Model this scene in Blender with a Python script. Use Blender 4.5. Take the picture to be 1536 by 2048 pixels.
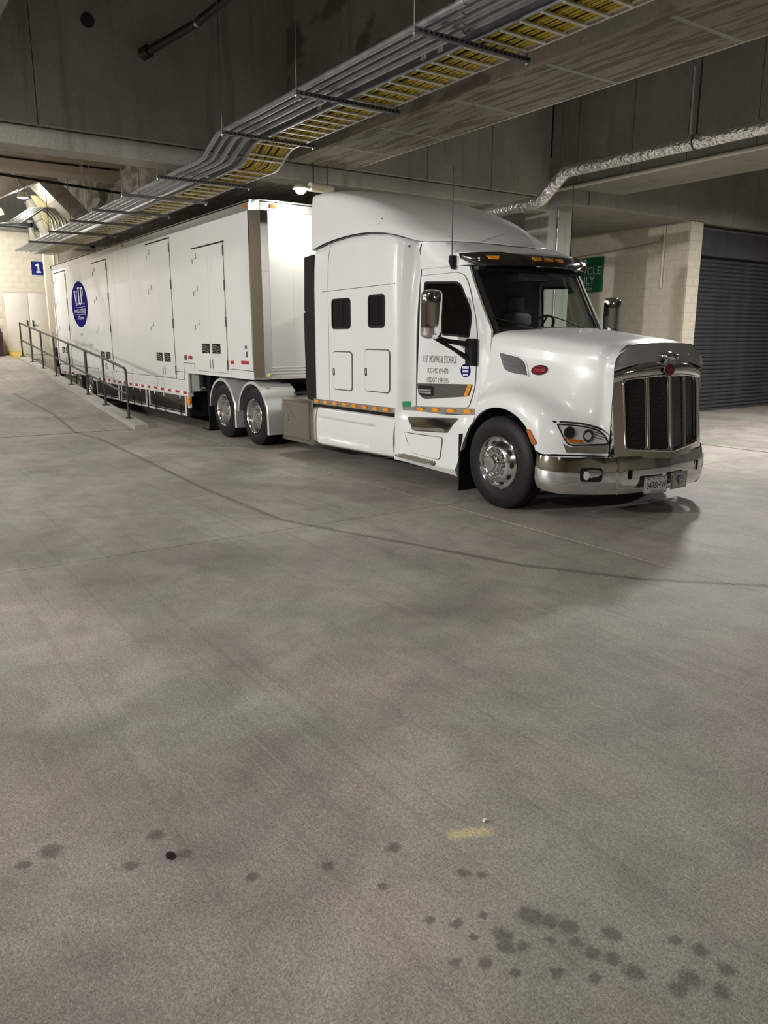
import bpy, bmesh, math, random
import numpy as np
from mathutils import Vector, Matrix
from mathutils.bvhtree import BVHTree

for _o in list(bpy.data.objects):
    bpy.data.objects.remove(_o)
SC = bpy.context.scene
COL = SC.collection
rnd = random.Random(7)

# ---------------------------------------------------------------- camera
F_PX, W_PX, H_PX = 1540.0, 1536.0, 2048.0
PITCH = math.radians(12.84)            # looking down
AZ = math.radians(34.54)               # heading lies this far from -X
Nh = Vector((-math.cos(AZ), math.sin(AZ), 0))
Ev = Vector((math.sin(AZ), math.cos(AZ), 0))
Fw = Nh * math.cos(PITCH) - Vector((0, 0, 1)) * math.sin(PITCH)
Up = Nh * math.sin(PITCH) + Vector((0, 0, 1)) * math.cos(PITCH)
cam_data = bpy.data.cameras.new('camera')
cam_data.sensor_fit = 'VERTICAL'
cam_data.sensor_height = 36.0
cam_data.lens = 36.0 * F_PX / H_PX
cam_data.clip_start, cam_data.clip_end = 0.05, 200
cam = bpy.data.objects.new('camera', cam_data)
COL.objects.link(cam)
M = Matrix((Ev, Up, -Fw)).transposed().to_4x4()
M.translation = Vector((0, 0, 1.85))
cam.matrix_world = M
SC.camera = cam

# ---------------------------------------------------------------- world, exposure, lamps of the hall and added floodlights
SC.view_settings.view_transform = 'Standard'
SC.view_settings.look = 'None'
SC.view_settings.exposure = 0.0
SC.view_settings.gamma = 1.0
SC.view_settings.use_curve_mapping = False
wd = bpy.data.worlds.new('world')
SC.world = wd
wd.use_nodes = True
wd.node_tree.nodes['Background'].inputs[0].default_value = (0.9, 0.95, 1.0, 1)
wd.node_tree.nodes['Background'].inputs[1].default_value = 0.02

def lamp(name, loc, power, aim=None, size=0.40, color=(1.0, 0.985, 0.96)):
    """a ceiling lamp or an added floodlight; faces straight down unless aimed at a point"""
    d = bpy.data.lights.new(name, 'AREA')
    d.shape = 'DISK'
    d.size = size
    d.energy = power
    d.color = color
    o = bpy.data.objects.new(name, d)
    o.location = loc
    if aim is not None:
        o.rotation_euler = (Vector(aim) - Vector(loc)).to_track_quat('-Z', 'Y').to_euler()
    COL.objects.link(o)
    return o

# ceiling lamps over the driving lane
lamp('ceiling_lamp', (-3.9, 2.3, 5.9), 56)
lamp('ceiling_lamp', (-12.5, 1.6, 6.0), 70)
lamp('ceiling_lamp', (-20.5, 1.6, 6.2), 115)
lamp('ceiling_lamp', (-25.0, 1.2, 6.0), 200)  # unseen, added over the ramp to brighten the cream doors
lamp('ceiling_lamp', (-26.6, 3.2, 4.9), 150, (-29.3, 5.2, 2.6))  # not a fixture of the hall: added wall-wash for the far door wall
lamp('ceiling_lamp', (-5.0, -3.5, 5.9), 40)
# unseen floodlights added behind the photographer to brighten truck and trailer
lamp('fill_floodlight', (-12.0, -5.0, 4.75), 230, (-14, 4, 0.5))
lamp('fill_floodlight', (1.0, -4.5, 4.9), 120, (-12, 6, 2.8))
lamp('fill_floodlight', (-8.0, -9.5, 4.75), 1180, (-9.5, 6, 3.6))
lamp('fill_floodlight', (-15.0, -9.5, 4.75), 450, (-17, 6, 2.6))
# the bay beyond the truck
lamp('ceiling_lamp', (-7.5, 11.45, 4.5), 330)
lamp('ceiling_lamp', (-7.0, 16.8, 4.75), 360)
lamp('ceiling_lamp', (4.0, 9.5, 5.6), 100)

# ---------------------------------------------------------------- materials
MATS = {}
def _nodes(name):
    m = bpy.data.materials.new(name)
    m.use_nodes = True
    nt = m.node_tree
    return m, nt, nt.nodes['Principled BSDF']

def nd(nt, typ, ins=None, **props):
    n = nt.nodes.new(typ)
    for k, v in props.items():
        setattr(n, k, v)
    for k, v in (ins or {}).items():
        if hasattr(v, 'is_linked') or hasattr(v, 'links'):
            nt.links.new(v, n.inputs[k])
        else:
            n.inputs[k].default_value = v
    return n

def math_n(nt, op, a, b=None, c=None, clamp=False):
    n = nt.nodes.new('ShaderNodeMath')
    n.operation = op
    n.use_clamp = clamp
    for i, v in enumerate((a, b, c)):
        if v is None:
            continue
        if hasattr(v, 'links'):
            nt.links.new(v, n.inputs[i])
        else:
            n.inputs[i].default_value = v
    return n.outputs[0]

def ramp(nt, fac, stops):
    n = nt.nodes.new('ShaderNodeValToRGB')
    e = n.color_ramp.elements
    while len(e) < len(stops):
        e.new(0.5)
    for i, (p, c) in enumerate(stops):
        e[i].position = p
        e[i].color = (*c, 1) if len(c) == 3 else c
    nt.links.new(fac, n.inputs[0])
    return n.outputs[0]

def mixc(nt, fac, a, b, mode='MIX'):
    n = nt.nodes.new('ShaderNodeMix')
    n.data_type = 'RGBA'
    n.blend_type = mode
    for i, v in ((0, fac), (6, a), (7, b)):
        if hasattr(v, 'links'):
            nt.links.new(v, n.inputs[i])
        else:
            n.inputs[i].default_value = v if i == 0 else (*v[:3], 1)
    return n.outputs[2]

def pm(name, c, rough=0.5, metal=0.0, var=0.08, scale=8.0, bump=0.0, bscale=40.0, coat=0.0, emit=None, estr=0.0, rvar=0.0, spec=None, bdist=0.01):
    """plain procedural material: a colour with a little noise in colour, gloss and relief"""
    m, nt, p = _nodes(name)
    tc = nd(nt, 'ShaderNodeTexCoord')
    nz = nd(nt, 'ShaderNodeTexNoise', {'Vector': tc.outputs['Object'], 'Scale': scale, 'Detail': 4.0})
    lo = tuple(max(0, x * (1 - var)) for x in c)
    hi = tuple(min(1, x * (1 + var)) for x in c)
    nt.links.new(ramp(nt, nz.outputs['Fac'], [(0.3, lo), (0.7, hi)]), p.inputs['Base Color'])
    p.inputs['Metallic'].default_value = metal
    p.inputs['Roughness'].default_value = rough
    if rvar:
        mr = nd(nt, 'ShaderNodeMapRange', {'Value': nz.outputs['Fac'], 'To Min': max(0, rough - rvar), 'To Max': rough + rvar})
        nt.links.new(mr.outputs[0], p.inputs['Roughness'])
    p.inputs['Coat Weight'].default_value = coat
    if metal == 0 and spec is None and max(c) < 0.03 and coat == 0:
        spec = 0.22
    p.inputs['Coat Roughness'].default_value = 0.10
    if spec is not None:
        p.inputs['Specular IOR Level'].default_value = spec
    if bump:
        nb = nd(nt, 'ShaderNodeTexNoise', {'Vector': tc.outputs['Object'], 'Scale': bscale, 'Detail': 3.0})
        bp = nd(nt, 'ShaderNodeBump', {'Height': nb.outputs['Fac'], 'Strength': bump, 'Distance': bdist})
        nt.links.new(bp.outputs[0], p.inputs['Normal'])
    if emit:
        p.inputs['Emission Color'].default_value = (*emit, 1)
        p.inputs['Emission Strength'].default_value = estr
    MATS[name] = m
    return m

def glass(name, tint, refl=1.0, rough=0.0):
    m = bpy.data.materials.new(name)
    m.use_nodes = True
    nt = m.node_tree
    nt.nodes.clear()
    out = nd(nt, 'ShaderNodeOutputMaterial')
    tc = nd(nt, 'ShaderNodeTexCoord')
    nz = nd(nt, 'ShaderNodeTexNoise', {'Vector': tc.outputs['Object'], 'Scale': 2.0})
    tr = nd(nt, 'ShaderNodeBsdfTransparent')
    nt.links.new(ramp(nt, nz.outputs['Fac'], [(0.2, tuple(t * 0.95 for t in tint)), (0.8, tint)]), tr.inputs[0])
    gl = nd(nt, 'ShaderNodeBsdfGlossy', {'Color': (refl, refl, refl, 1), 'Roughness': rough})
    lw = nd(nt, 'ShaderNodeLayerWeight', {'Blend': 0.5})
    fr = nd(nt, 'ShaderNodeMapRange', {'Value': math_n(nt, 'POWER', lw.outputs['Facing'], 5.0), 'To Min': 0.045, 'To Max': 0.95})
    mx = nd(nt, 'ShaderNodeMixShader', {0: fr.outputs[0], 1: tr.outputs[0], 2: gl.outputs[0]})
    nt.links.new(mx.outputs[0], out.inputs[0])
    MATS[name] = m
    return m

def concrete(name, c1, c2, stain, board=None, rough=0.85):
    """cast concrete: blotches, drip streaks and (optionally) board marks along one axis"""
    m, nt, p = _nodes(name)
    tc = nd(nt, 'ShaderNodeTexCoord')
    V = tc.outputs['Object']
    n1 = nd(nt, 'ShaderNodeTexNoise', {'Vector': V, 'Scale': 0.7, 'Detail': 6.0, 'Roughness': 0.6})
    base = ramp(nt, n1.outputs['Fac'], [(0.3, c1), (0.7, c2)])
    mp = nd(nt, 'ShaderNodeMapping', {'Vector': V, 'Scale': (5.0, 5.0, 0.35)})
    n2 = nd(nt, 'ShaderNodeTexNoise', {'Vector': mp.outputs[0], 'Scale': 1.0, 'Detail': 5.0})
    st = ramp(nt, n2.outputs['Fac'], [(0.56, (0, 0, 0)), (0.72, (1, 1, 1))])
    base = mixc(nt, math_n(nt, 'MULTIPLY', st, 0.45), base, stain)
    n3 = nd(nt, 'ShaderNodeTexNoise', {'Vector': V, 'Scale': 38.0, 'Detail': 3.0})
    base = mixc(nt, 0.25, base, n3.outputs['Fac'], 'OVERLAY')
    h = n3.outputs['Fac']
    if board:
        mb = nd(nt, 'ShaderNodeMapping', {'Vector': V, 'Scale': board})
        nbx = nd(nt, 'ShaderNodeTexNoise', {'Vector': mb.outputs[0], 'Scale': 1.0, 'Detail': 2.0, 'Roughness': 0.7})
        bm_ = ramp(nt, nbx.outputs['Fac'], [(0.50, (0, 0, 0)), (0.57, (1, 1, 1))])
        base = mixc(nt, math_n(nt, 'MULTIPLY', bm_, 0.80), base, stain)
        h = math_n(nt, 'SUBTRACT', h, bm_)
    nt.links.new(base, p.inputs['Base Color'])
    p.inputs['Roughness'].default_value = rough
    bp = nd(nt, 'ShaderNodeBump', {'Height': h, 'Strength': 0.35, 'Distance': 0.01})
    nt.links.new(bp.outputs[0], p.inputs['Normal'])
    MATS[name] = m
    return m

# ---------------------------------------------------------------- mesh helpers
def finish(bm, name, mat, parent=None, smooth=True, angle=35):
    bmesh.ops.remove_doubles(bm, verts=bm.verts, dist=1e-5)
    bmesh.ops.recalc_face_normals(bm, faces=bm.faces)
    if smooth:
        a = math.radians(angle)
        for f in bm.faces:
            f.smooth = True
        for e in bm.edges:
            if len(e.link_faces) == 2 and e.calc_face_angle(0) > a:
                e.smooth = False
    me = bpy.data.meshes.new(name)
    bm.to_mesh(me)
    bm.free()
    me.materials.append(mat)
    return link(name, me, parent)

def link(name, me, parent=None):
    o = bpy.data.objects.new(name, me)
    COL.objects.link(o)
    if parent is not None:
        setp(o, parent)
    return o

def setp(o, parent):
    """parent a child whose mesh is in world coordinates"""
    o.parent = parent
    acc = Vector((0, 0, 0))
    q = parent
    while q is not None:
        acc += Vector(q.location)
        if q.parent is not None:
            acc += q.matrix_parent_inverse.translation
        q = q.parent
    o.matrix_parent_inverse = Matrix.Translation(-acc)

def thing(name, label, cat, loc, group=None):
    o = bpy.data.objects.new(name, None)
    o.empty_display_size = 0.2
    COL.objects.link(o)
    o.location = loc
    o['label'] = label
    o['category'] = cat
    if group:
        o['group'] = group
    return o

def tag(o, label, cat, group=None):
    o['label'] = label
    o['category'] = cat
    if group:
        o['group'] = group
    return o

def struct(o):
    o['kind'] = 'structure'
    return o

def part_empty(name, parent, loc):
    o = bpy.data.objects.new(name, None)
    o.empty_display_size = 0.1
    COL.objects.link(o)
    o.location = loc
    setp(o, parent)
    return o

def copy_tree(o, parent='same', delta=(0, 0, 0)):
    c = o.copy()
    COL.objects.link(c)
    if parent != 'same':
        c.parent = parent
    c.location = Vector(o.location) + Vector(delta)
    for ch in list(o.children):
        d = copy_tree(ch, c)
    return c

class MB:
    def __init__(s):
        s.b = bmesh.new()
    def box(s, x0, y0, z0, x1, y1, z1, bev=0.0, seg=2):
        x0, x1 = min(x0, x1), max(x0, x1)
        y0, y1 = min(y0, y1), max(y0, y1)
        z0, z1 = min(z0, z1), max(z0, z1)
        r = bmesh.ops.create_cube(s.b, size=1.0, matrix=Matrix.Translation(((x0 + x1) / 2, (y0 + y1) / 2, (z0 + z1) / 2)) @ Matrix.Diagonal((x1 - x0, y1 - y0, z1 - z0, 1)))
        if bev:
            es = set(e for v in r['verts'] for e in v.link_edges)
            bmesh.ops.bevel(s.b, geom=list(es), offset=bev, segments=seg, affect='EDGES', profile=0.5)
        return s
    def cyl(s, a, b, r, n=12, r2=None, cap=True):
        a, b = Vector(a), Vector(b)
        d = b - a
        q = d.to_track_quat('Z', 'Y').to_matrix().to_4x4()
        bmesh.ops.create_cone(s.b, cap_ends=cap, segments=n, radius1=r, radius2=r if r2 is None else r2, depth=d.length, matrix=Matrix.Translation((a + b) / 2) @ q)
        return s
    def ball(s, c, r, sx=1, sy=1, sz=1, u=12, v=8):
        bmesh.ops.create_uvsphere(s.b, u_segments=u, v_segments=v, radius=r, matrix=Matrix.Translation(c) @ Matrix.Diagonal((sx, sy, sz, 1)))
        return s
    def tube(s, pts, r, n=10, cap=True):
        pts = [Vector(p) for p in pts]
        rings = []
        up = Vector((0, 0, 1))
        t0 = (pts[1] - pts[0]).normalized()
        if abs(t0.dot(up)) > 0.95:
            up = Vector((1, 0, 0))
        prev = (up - t0 * up.dot(t0)).normalized()
        for i, p in enumerate(pts):
            if i == 0:
                t = t0
            elif i == len(pts) - 1:
                t = (pts[-1] - pts[-2]).normalized()
            else:
                t = ((pts[i + 1] - p).normalized() + (p - pts[i - 1]).normalized()).normalized()
            prev = (prev - t * prev.dot(t)).normalized()
            w = t.cross(prev)
            rr = r[i] if isinstance(r, (list, tuple)) else r
            rings.append([s.b.verts.new(p + (prev * math.cos(2 * math.pi * k / n) + w * math.sin(2 * math.pi * k / n)) * rr) for k in range(n)])
        for a, b in zip(rings, rings[1:]):
            for k in range(n):
                s.b.faces.new((a[k], a[(k + 1) % n], b[(k + 1) % n], b[k]))
        if cap:
            s.b.faces.new(rings[0])
            s.b.faces.new(rings[-1])
        return s
    def loft(s, secs, closed=False, cap0=False, cap1=False):
        rings = [[s.b.verts.new(p) for p in sec] for sec in secs]
        n = len(rings[0])
        for a, b in zip(rings, rings[1:]):
            for k in range(n if closed else n - 1):
                try:
                    s.b.faces.new((a[k], a[(k + 1) % n], b[(k + 1) % n], b[k]))
                except ValueError:
                    pass
        if cap0:
            s.b.faces.new(rings[0])
        if cap1:
            s.b.faces.new(rings[-1])
        return s
    def lathe(s, prof, c, axis='Y', n=40, flip=1):
        """prof: (radius, offset along axis)"""
        c = Vector(c)
        secs = []
        for k in range(n + 1):
            a = 2 * math.pi * k / n
            row = []
            for r, h in prof:
                if axis == 'Y':
                    row.append(c + Vector((r * math.cos(a), h * flip, r * math.sin(a))))
                elif axis == 'X':
                    row.append(c + Vector((h * flip, r * math.cos(a), r * math.sin(a))))
                else:
                    row.append(c + Vector((r * math.cos(a), r * math.sin(a), h * flip)))
            secs.append(row)
        return s.loft(secs)
    def prism(s, poly, fn, d0, d1):
        """poly of 2D points; fn(u, v, d) -> 3D"""
        a = [s.b.verts.new(fn(u, v, d0)) for u, v in poly]
        b = [s.b.verts.new(fn(u, v, d1)) for u, v in poly]
        n = len(poly)
        s.b.faces.new(a)
        s.b.faces.new(b)
        for i in range(n):
            s.b.faces.new((a[i], a[(i + 1) % n], b[(i + 1) % n], b[i]))
        return s
    def done(s, name, mat, parent=None, smooth=True, angle=35):
        return finish(s.b, name, mat, parent, smooth, angle)

def box(name, mat, parent, *a, bev=0.0, seg=2):
    return MB().box(*a, bev=bev, seg=seg).done(name, mat, parent)

def catmull(P, n):
    """smooth curve through rows of P (k x d); n samples per span"""
    P = np.asarray(P, float)
    k = len(P)
    out = []
    for i in range(k - 1):
        p0 = P[i - 1] if i > 0 else 2 * P[0] - P[1]
        p1, p2 = P[i], P[i + 1]
        p3 = P[i + 2] if i + 2 < k else 2 * P[-1] - P[-2]
        for j in range(n):
            t = j / n
            out.append(0.5 * ((2 * p1) + (-p0 + p2) * t + (2 * p0 - 5 * p1 + 4 * p2 - p3) * t * t + (-p0 + 3 * p1 - 3 * p2 + p3) * t ** 3))
    out.append(P[-1])
    return np.array(out)

def rpoly(pts, r, n=4):
    """polygon with rounded corners; r one number or one per corner"""
    out = []
    k = len(pts)
    for i in range(k):
        p0, p1, p2 = Vector(pts[i - 1]), Vector(pts[i]), Vector(pts[(i + 1) % k])
        rr = r[i] if isinstance(r, (list, tuple)) else r
        a = (p0 - p1)
        b = (p2 - p1)
        rr = min(rr, a.length * 0.49, b.length * 0.49)
        if rr < 1e-4:
            out.append(tuple(p1))
            continue
        s, e = p1 + a.normalized() * rr, p1 + b.normalized() * rr
        for j in range(n + 1):
            t = j / n
            q = s * (1 - t) ** 2 + p1 * 2 * t * (1 - t) + e * t * t
            out.append((q.x, q.y))
    return out

def rrect(u0, v0, u1, v1, r, n=4):
    return rpoly([(u0, v0), (u1, v0), (u1, v1), (u0, v1)], r, n)

def ellipse(cu, cv, a, b, n=32, rot=0.0):
    o = []
    for k in range(n):
        t = 2 * math.pi * k / n
        x, y = a * math.cos(t), b * math.sin(t)
        o.append((cu + x * math.cos(rot) - y * math.sin(rot), cv + x * math.sin(rot) + y * math.cos(rot)))
    return o

def plate_bm(outline, holes, fn, off, thick, cuts=0):
    """thin plate: outline (2D) minus holes, mapped by fn(u, v, offset); front at off+thick, rim back to off"""
    bm = bmesh.new()
    for loop in [outline] + list(holes):
        vs = [bm.verts.new((u, v, 0)) for u, v in loop]
        for i in range(len(vs)):
            bm.edges.new((vs[i], vs[(i + 1) % len(vs)]))
    if not holes and len(outline) <= 64 and cuts == 0:
        bm.faces.new(list(bm.verts))
    else:
        bmesh.ops.triangle_fill(bm, use_beauty=True, use_dissolve=False, edges=list(bm.edges))
    for _ in range(cuts):
        long = [e for e in bm.edges if e.calc_length() > 0.05]
        if long:
            bmesh.ops.subdivide_edges(bm, edges=long, cuts=1)
            bmesh.ops.triangulate(bm, faces=list(bm.faces))
    fv = list(bm.verts)
    be = [e for e in bm.edges if len(e.link_faces) == 1]
    r = bmesh.ops.extrude_edge_only(bm, edges=be)
    bv = [g for g in r['geom'] if isinstance(g, bmesh.types.BMVert)]
    for v in bv:
        v.co = fn(v.co.x, v.co.y, off)
    for v in fv:
        v.co = fn(v.co.x, v.co.y, off + thick)
    return bm

def plate(name, mat, parent, outline, fn, off=0.0, thick=0.004, holes=(), cuts=0, smooth=True):
    return finish(plate_bm(outline, holes, fn, off, thick, cuts), name, mat, parent, smooth, 30)

def sideY(Y):
    return lambda u, v, d: Vector((u, Y - d, v))
def faceX(X):
    return lambda u, v, d: Vector((X + d, u, v))

def line_tube(name, mat, parent, pts, r=0.005, n=6):
    return MB().tube(pts, r, n).done(name, mat, parent)

def text(name, s, mat, parent, fn, u, v, size, wscale=1.0, shear=0.0, align='CENTER', off=0.002, ext=0.001, space=1.0):
    c = bpy.data.curves.new(name, 'FONT')
    c.body = s
    c.size = size
    c.shear = shear
    c.align_x = align
    c.align_y = 'CENTER'
    c.resolution_u = 2
    c.space_character = space
    t = bpy.data.objects.new(name, c)
    COL.objects.link(t)
    dg = bpy.context.evaluated_depsgraph_get()
    me = bpy.data.meshes.new_from_object(t.evaluated_get(dg))
    bpy.data.objects.remove(t)
    for vx in me.vertices:
        vx.co = fn(u + vx.co.x * wscale, v + vx.co.y, off)
    me.materials.clear()
    me.materials.append(mat)
    me.name = name
    return link(name, me, parent)

def bvh_of(*objs):
    vs, fs = [], []
    for o in objs:
        k = len(vs)
        vs += [v.co.copy() for v in o.data.vertices]
        fs += [tuple(i + k for i in p.vertices) for p in o.data.polygons]
    return BVHTree.FromPolygons(vs, fs)

def proj(bvh, org, U, V, D, miss=None):
    """fn(u, v, off): shoot from org+u*U+v*V along D onto a surface, stand off along -D"""
    org, U, V, D = Vector(org), Vector(U).normalized(), Vector(V).normalized(), Vector(D).normalized()
    def fn(u, v, d):
        o = org + U * u + V * v - D * 1.5
        h = bvh.ray_cast(o, D, 30.0)
        p = h[0] if h[0] is not None else o + D * 1.5
        if miss is not None and (h[0] is None or miss(h[0])):
            p = o + D * (1.5 - (o + D * 1.5 - Vector((0, 5.745, 0))).y / D.y)
        return p - D * d
    return fn

# ---------------------------------------------------------------- material library
conc_wall = concrete('concrete_wall', (0.22, 0.208, 0.18), (0.33, 0.312, 0.272), (0.12, 0.11, 0.095))
conc_beam_y = concrete('concrete_cross_beam', (0.32, 0.300, 0.265), (0.46, 0.435, 0.385), (0.17, 0.152, 0.13))
conc_board = concrete('concrete_boarded', (0.25, 0.225, 0.185), (0.36, 0.325, 0.27), (0.14, 0.115, 0.085), board=(1.1, 11.0, 2.0))
conc_kerb = concrete('concrete_kerb', (0.34, 0.33, 0.28), (0.44, 0.42, 0.36), (0.22, 0.2, 0.17))
block_paint = pm('painted_block', (0.66, 0.60, 0.47), 0.6, var=0.05, scale=5, bump=0.3, bscale=90)
mortar_m = pm('mortar_joint', (0.56, 0.51, 0.40), 0.9, var=0.08, scale=20, bump=0.2)
tan_wall = pm('tan_wall_paint', (0.62, 0.55, 0.43), 0.65, var=0.07, scale=2, bump=0.15)
door_cream = pm('cream_door_paint', (0.70, 0.65, 0.54), 0.5, var=0.03, scale=3)
joint_light = pm('joint_filler', (0.66, 0.63, 0.56), 0.8, var=0.15, scale=6)
joint_dark = pm('joint_sealant', (0.06, 0.055, 0.05), 0.7, var=0.2, scale=6)
steel_dark = pm('dark_painted_steel', (0.035, 0.033, 0.032), 0.45, var=0.2, scale=12)
galv = pm('galvanised_steel', (0.36, 0.37, 0.38), 0.36, metal=0.8, var=0.12, scale=7, rvar=0.08)
galv_d = pm('dull_strut_steel', (0.16, 0.16, 0.155), 0.5, metal=0.6, var=0.2, scale=9)
tray_rung_m = pm('tray_aluminium', (0.66, 0.65, 0.61), 0.4, metal=0.5, var=0.1, scale=9)
cable_y = pm('yellow_cable', (0.62, 0.47, 0.055), 0.5, var=0.25, scale=14)
foil = pm('foil_jacket', (0.86, 0.85, 0.82), 0.24, metal=0.85, var=0.08, scale=9, bump=1.0, bscale=15, rvar=0.10, bdist=0.05)
white_pipe = pm('white_pipe_paint', (0.62, 0.59, 0.51), 0.45, var=0.06, scale=6)
tan_duct = pm('tan_duct', (0.36, 0.30, 0.22), 0.6, var=0.12, scale=3)
duct_metal = pm('sheet_metal_duct', (0.50, 0.48, 0.43), 0.42, metal=0.55, var=0.1, scale=3)
slat_m = pm('door_slat_paint', (0.080, 0.082, 0.088), 0.34, metal=0.25, var=0.15, scale=4)
black_m = pm('black_plastic', (0.012, 0.012, 0.013), 0.4, var=0.2, scale=20)
green_sign = pm('sign_green', (0.012, 0.13, 0.055), 0.4, var=0.04, scale=4)
blue_sign = pm('sign_blue', (0.010, 0.016, 0.16), 0.4, var=0.04, scale=4)
white_ink = pm('white_lettering', (0.80, 0.80, 0.78), 0.5, var=0.02, scale=4)
sign_edge = pm('sign_white_border', (0.72, 0.70, 0.66), 0.5, var=0.03)
yellow_paint = pm('yellow_safety_paint', (0.62, 0.43, 0.07), 0.55, var=0.15, scale=12, bump=0.2)
lamp_glow = pm('lamp_lens', (1, 0.97, 0.9), 0.4, emit=(1, 0.95, 0.84), estr=30.0)

def floor_material():
    m, nt, p = _nodes('concrete_floor')
    tc = nd(nt, 'ShaderNodeTexCoord')
    V = tc.outputs['Object']
    def noise(scale, det=4.0, rough=0.5, vec=V, dist=0.0):
        return nd(nt, 'ShaderNodeTexNoise', {'Vector': vec, 'Scale': scale, 'Detail': det, 'Roughness': rough, 'Distortion': dist}).outputs['Fac']
    base = ramp(nt, noise(0.45, 5, 0.55), [(0.34, (0.168, 0.150, 0.131)), (0.52, (0.318, 0.290, 0.254)), (0.68, (0.46, 0.425, 0.374))])
    tint = ramp(nt, noise(0.8, 3, 0.6, dist=0.6), [(0.38, (0.255, 0.266, 0.210)), (0.50, (0.297, 0.270, 0.232)), (0.62, (0.312, 0.260, 0.245))])
    base = mixc(nt, 0.55, base, tint)
    # burnished streaks along the driving lane
    mp = nd(nt, 'ShaderNodeMapping', {'Vector': V, 'Rotation': (0, 0, 0.5), 'Scale': (0.5, 3.2, 1)})
    base = mixc(nt, math_n(nt, 'MULTIPLY', ramp(nt, noise(1.0, 6, 0.6, mp.outputs[0], 0.4), [(0.48, (0, 0, 0)), (0.70, (1, 1, 1))]), 0.28), base, (0.36, 0.335, 0.29))
    mp2 = nd(nt, 'ShaderNodeMapping', {'Vector': V, 'Rotation': (0, 0, 0.15), 'Scale': (0.25, 14, 1)})
    base = mixc(nt, math_n(nt, 'MULTIPLY', ramp(nt, noise(1.0, 3, 0.5, mp2.outputs[0]), [(0.57, (0, 0, 0)), (0.66, (1, 1, 1))]), 0.20), base, (0.11, 0.10, 0.09))
    # dark grime patches
    base = mixc(nt, math_n(nt, 'MULTIPLY', ramp(nt, noise(0.33, 4, 0.6, dist=1.0), [(0.50, (0, 0, 0)), (0.68, (1, 1, 1))]), 0.55), base, (0.115, 0.102, 0.093))
    # mottling, hand-sized to arm-sized
    mott = noise(2.6, 6.0, 0.68, dist=0.5)
    base = mixc(nt, 0.50, base, ramp(nt, mott, [(0.34, (0.33, 0.325, 0.32)), (0.5, (0.5, 0.5, 0.5)), (0.66, (0.66, 0.655, 0.64))]), 'OVERLAY')
    pk = ramp(nt, noise(1.35, 4.0, 0.6, dist=0.8), [(0.55, (0, 0, 0)), (0.70, (1, 1, 1))])
    base = mixc(nt, math_n(nt, 'MULTIPLY', pk, 0.30), base, (0.255, 0.205, 0.205))
    # long hairline scratches
    mps = nd(nt, 'ShaderNodeMapping', {'Vector': V, 'Rotation': (0, 0, -0.35), 'Scale': (0.6, 22, 1)})
    base = mixc(nt, math_n(nt, 'MULTIPLY', ramp(nt, noise(1.3, 2.0, 0.5, mps.outputs[0]), [(0.66, (0, 0, 0)), (0.70, (1, 1, 1))]), 0.22), base, (0.42, 0.39, 0.35))
    warp = nd(nt, 'ShaderNodeTexNoise', {'Vector': V, 'Scale': 22.0, 'Detail': 5.0, 'Roughness': 0.7})
    def dist_seg(a, b, wamp):
        wv = nd(nt, 'ShaderNodeVectorMath', {0: warp.outputs['Color'], 1: (0.5, 0.5, 0.5)}, operation='SUBTRACT').outputs[0]
        wv = nd(nt, 'ShaderNodeVectorMath', {0: wv, 3: wamp}, operation='SCALE').outputs[0]
        q = nd(nt, 'ShaderNodeVectorMath', {0: V, 1: wv}, operation='ADD').outputs[0]
        q = nd(nt, 'ShaderNodeVectorMath', {0: q, 1: (1, 1, 0)}, operation='MULTIPLY').outputs[0]
        if b is None:
            return nd(nt, 'ShaderNodeVectorMath', {0: q, 1: (*a, 0)}, operation='DISTANCE').outputs['Value']
        ab = (b[0] - a[0], b[1] - a[1], 0)
        l2 = ab[0] ** 2 + ab[1] ** 2
        pa = nd(nt, 'ShaderNodeVectorMath', {0: q, 1: (*a, 0)}, operation='SUBTRACT').outputs[0]
        t = nd(nt, 'ShaderNodeVectorMath', {0: pa, 1: ab}, operation='DOT_PRODUCT').outputs['Value']
        t = math_n(nt, 'MULTIPLY', t, 1 / l2, clamp=True)
        pr = nd(nt, 'ShaderNodeVectorMath', {0: ab, 3: t}, operation='SCALE').outputs[0]
        return nd(nt, 'ShaderNodeVectorMath', {0: pa, 1: pr}, operation='DISTANCE').outputs['Value']
    # the long drip trail that runs beside the truck and swings past its nose
    tr_pts = [(-21.0, 3.35), (-18.0, 3.62), (-16.0, 3.58), (-14.6, 3.72), (-11.5, 3.60), (-8.9, 3.50), (-7.0, 3.52), (-6.2, 3.78), (-5.4, 4.08), (-4.4, 4.42), (-3.6, 4.92), (-2.2, 6.3)]
    d = None
    for a, b in zip(tr_pts, tr_pts[1:]):
        e = dist_seg(a, b, 0.085)
        d = e if d is None else math_n(nt, 'MINIMUM', d, e)
    tm = nd(nt, 'ShaderNodeMapRange', {'Value': d, 'From Min': 0.020, 'From Max': 0.048, 'To Min': 0.70, 'To Max': 0.0}).outputs[0]
    base = mixc(nt, tm, base, (0.085, 0.075, 0.065))
    # pale scuffed tyre tracks
    for a, b, w in (((-4.9, 4.0), (-0.3, 3.2), 0.03), ((-4.9, 4.15), (-0.2, 3.42), 0.02), ((-6.1, 3.4), (-4.1, 1.1), 0.10), ((-6.3, 3.9), (-3.8, 2.0), 0.08)):
        e = dist_seg(a, b, 0.05)
        k = nd(nt, 'ShaderNodeMapRange', {'Value': e, 'From Min': w * 0.3, 'From Max': w * 1.6, 'To Min': 0.12, 'To Max': 0.0}).outputs[0]
        base = mixc(nt, k, base, (0.40, 0.37, 0.33))
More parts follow.
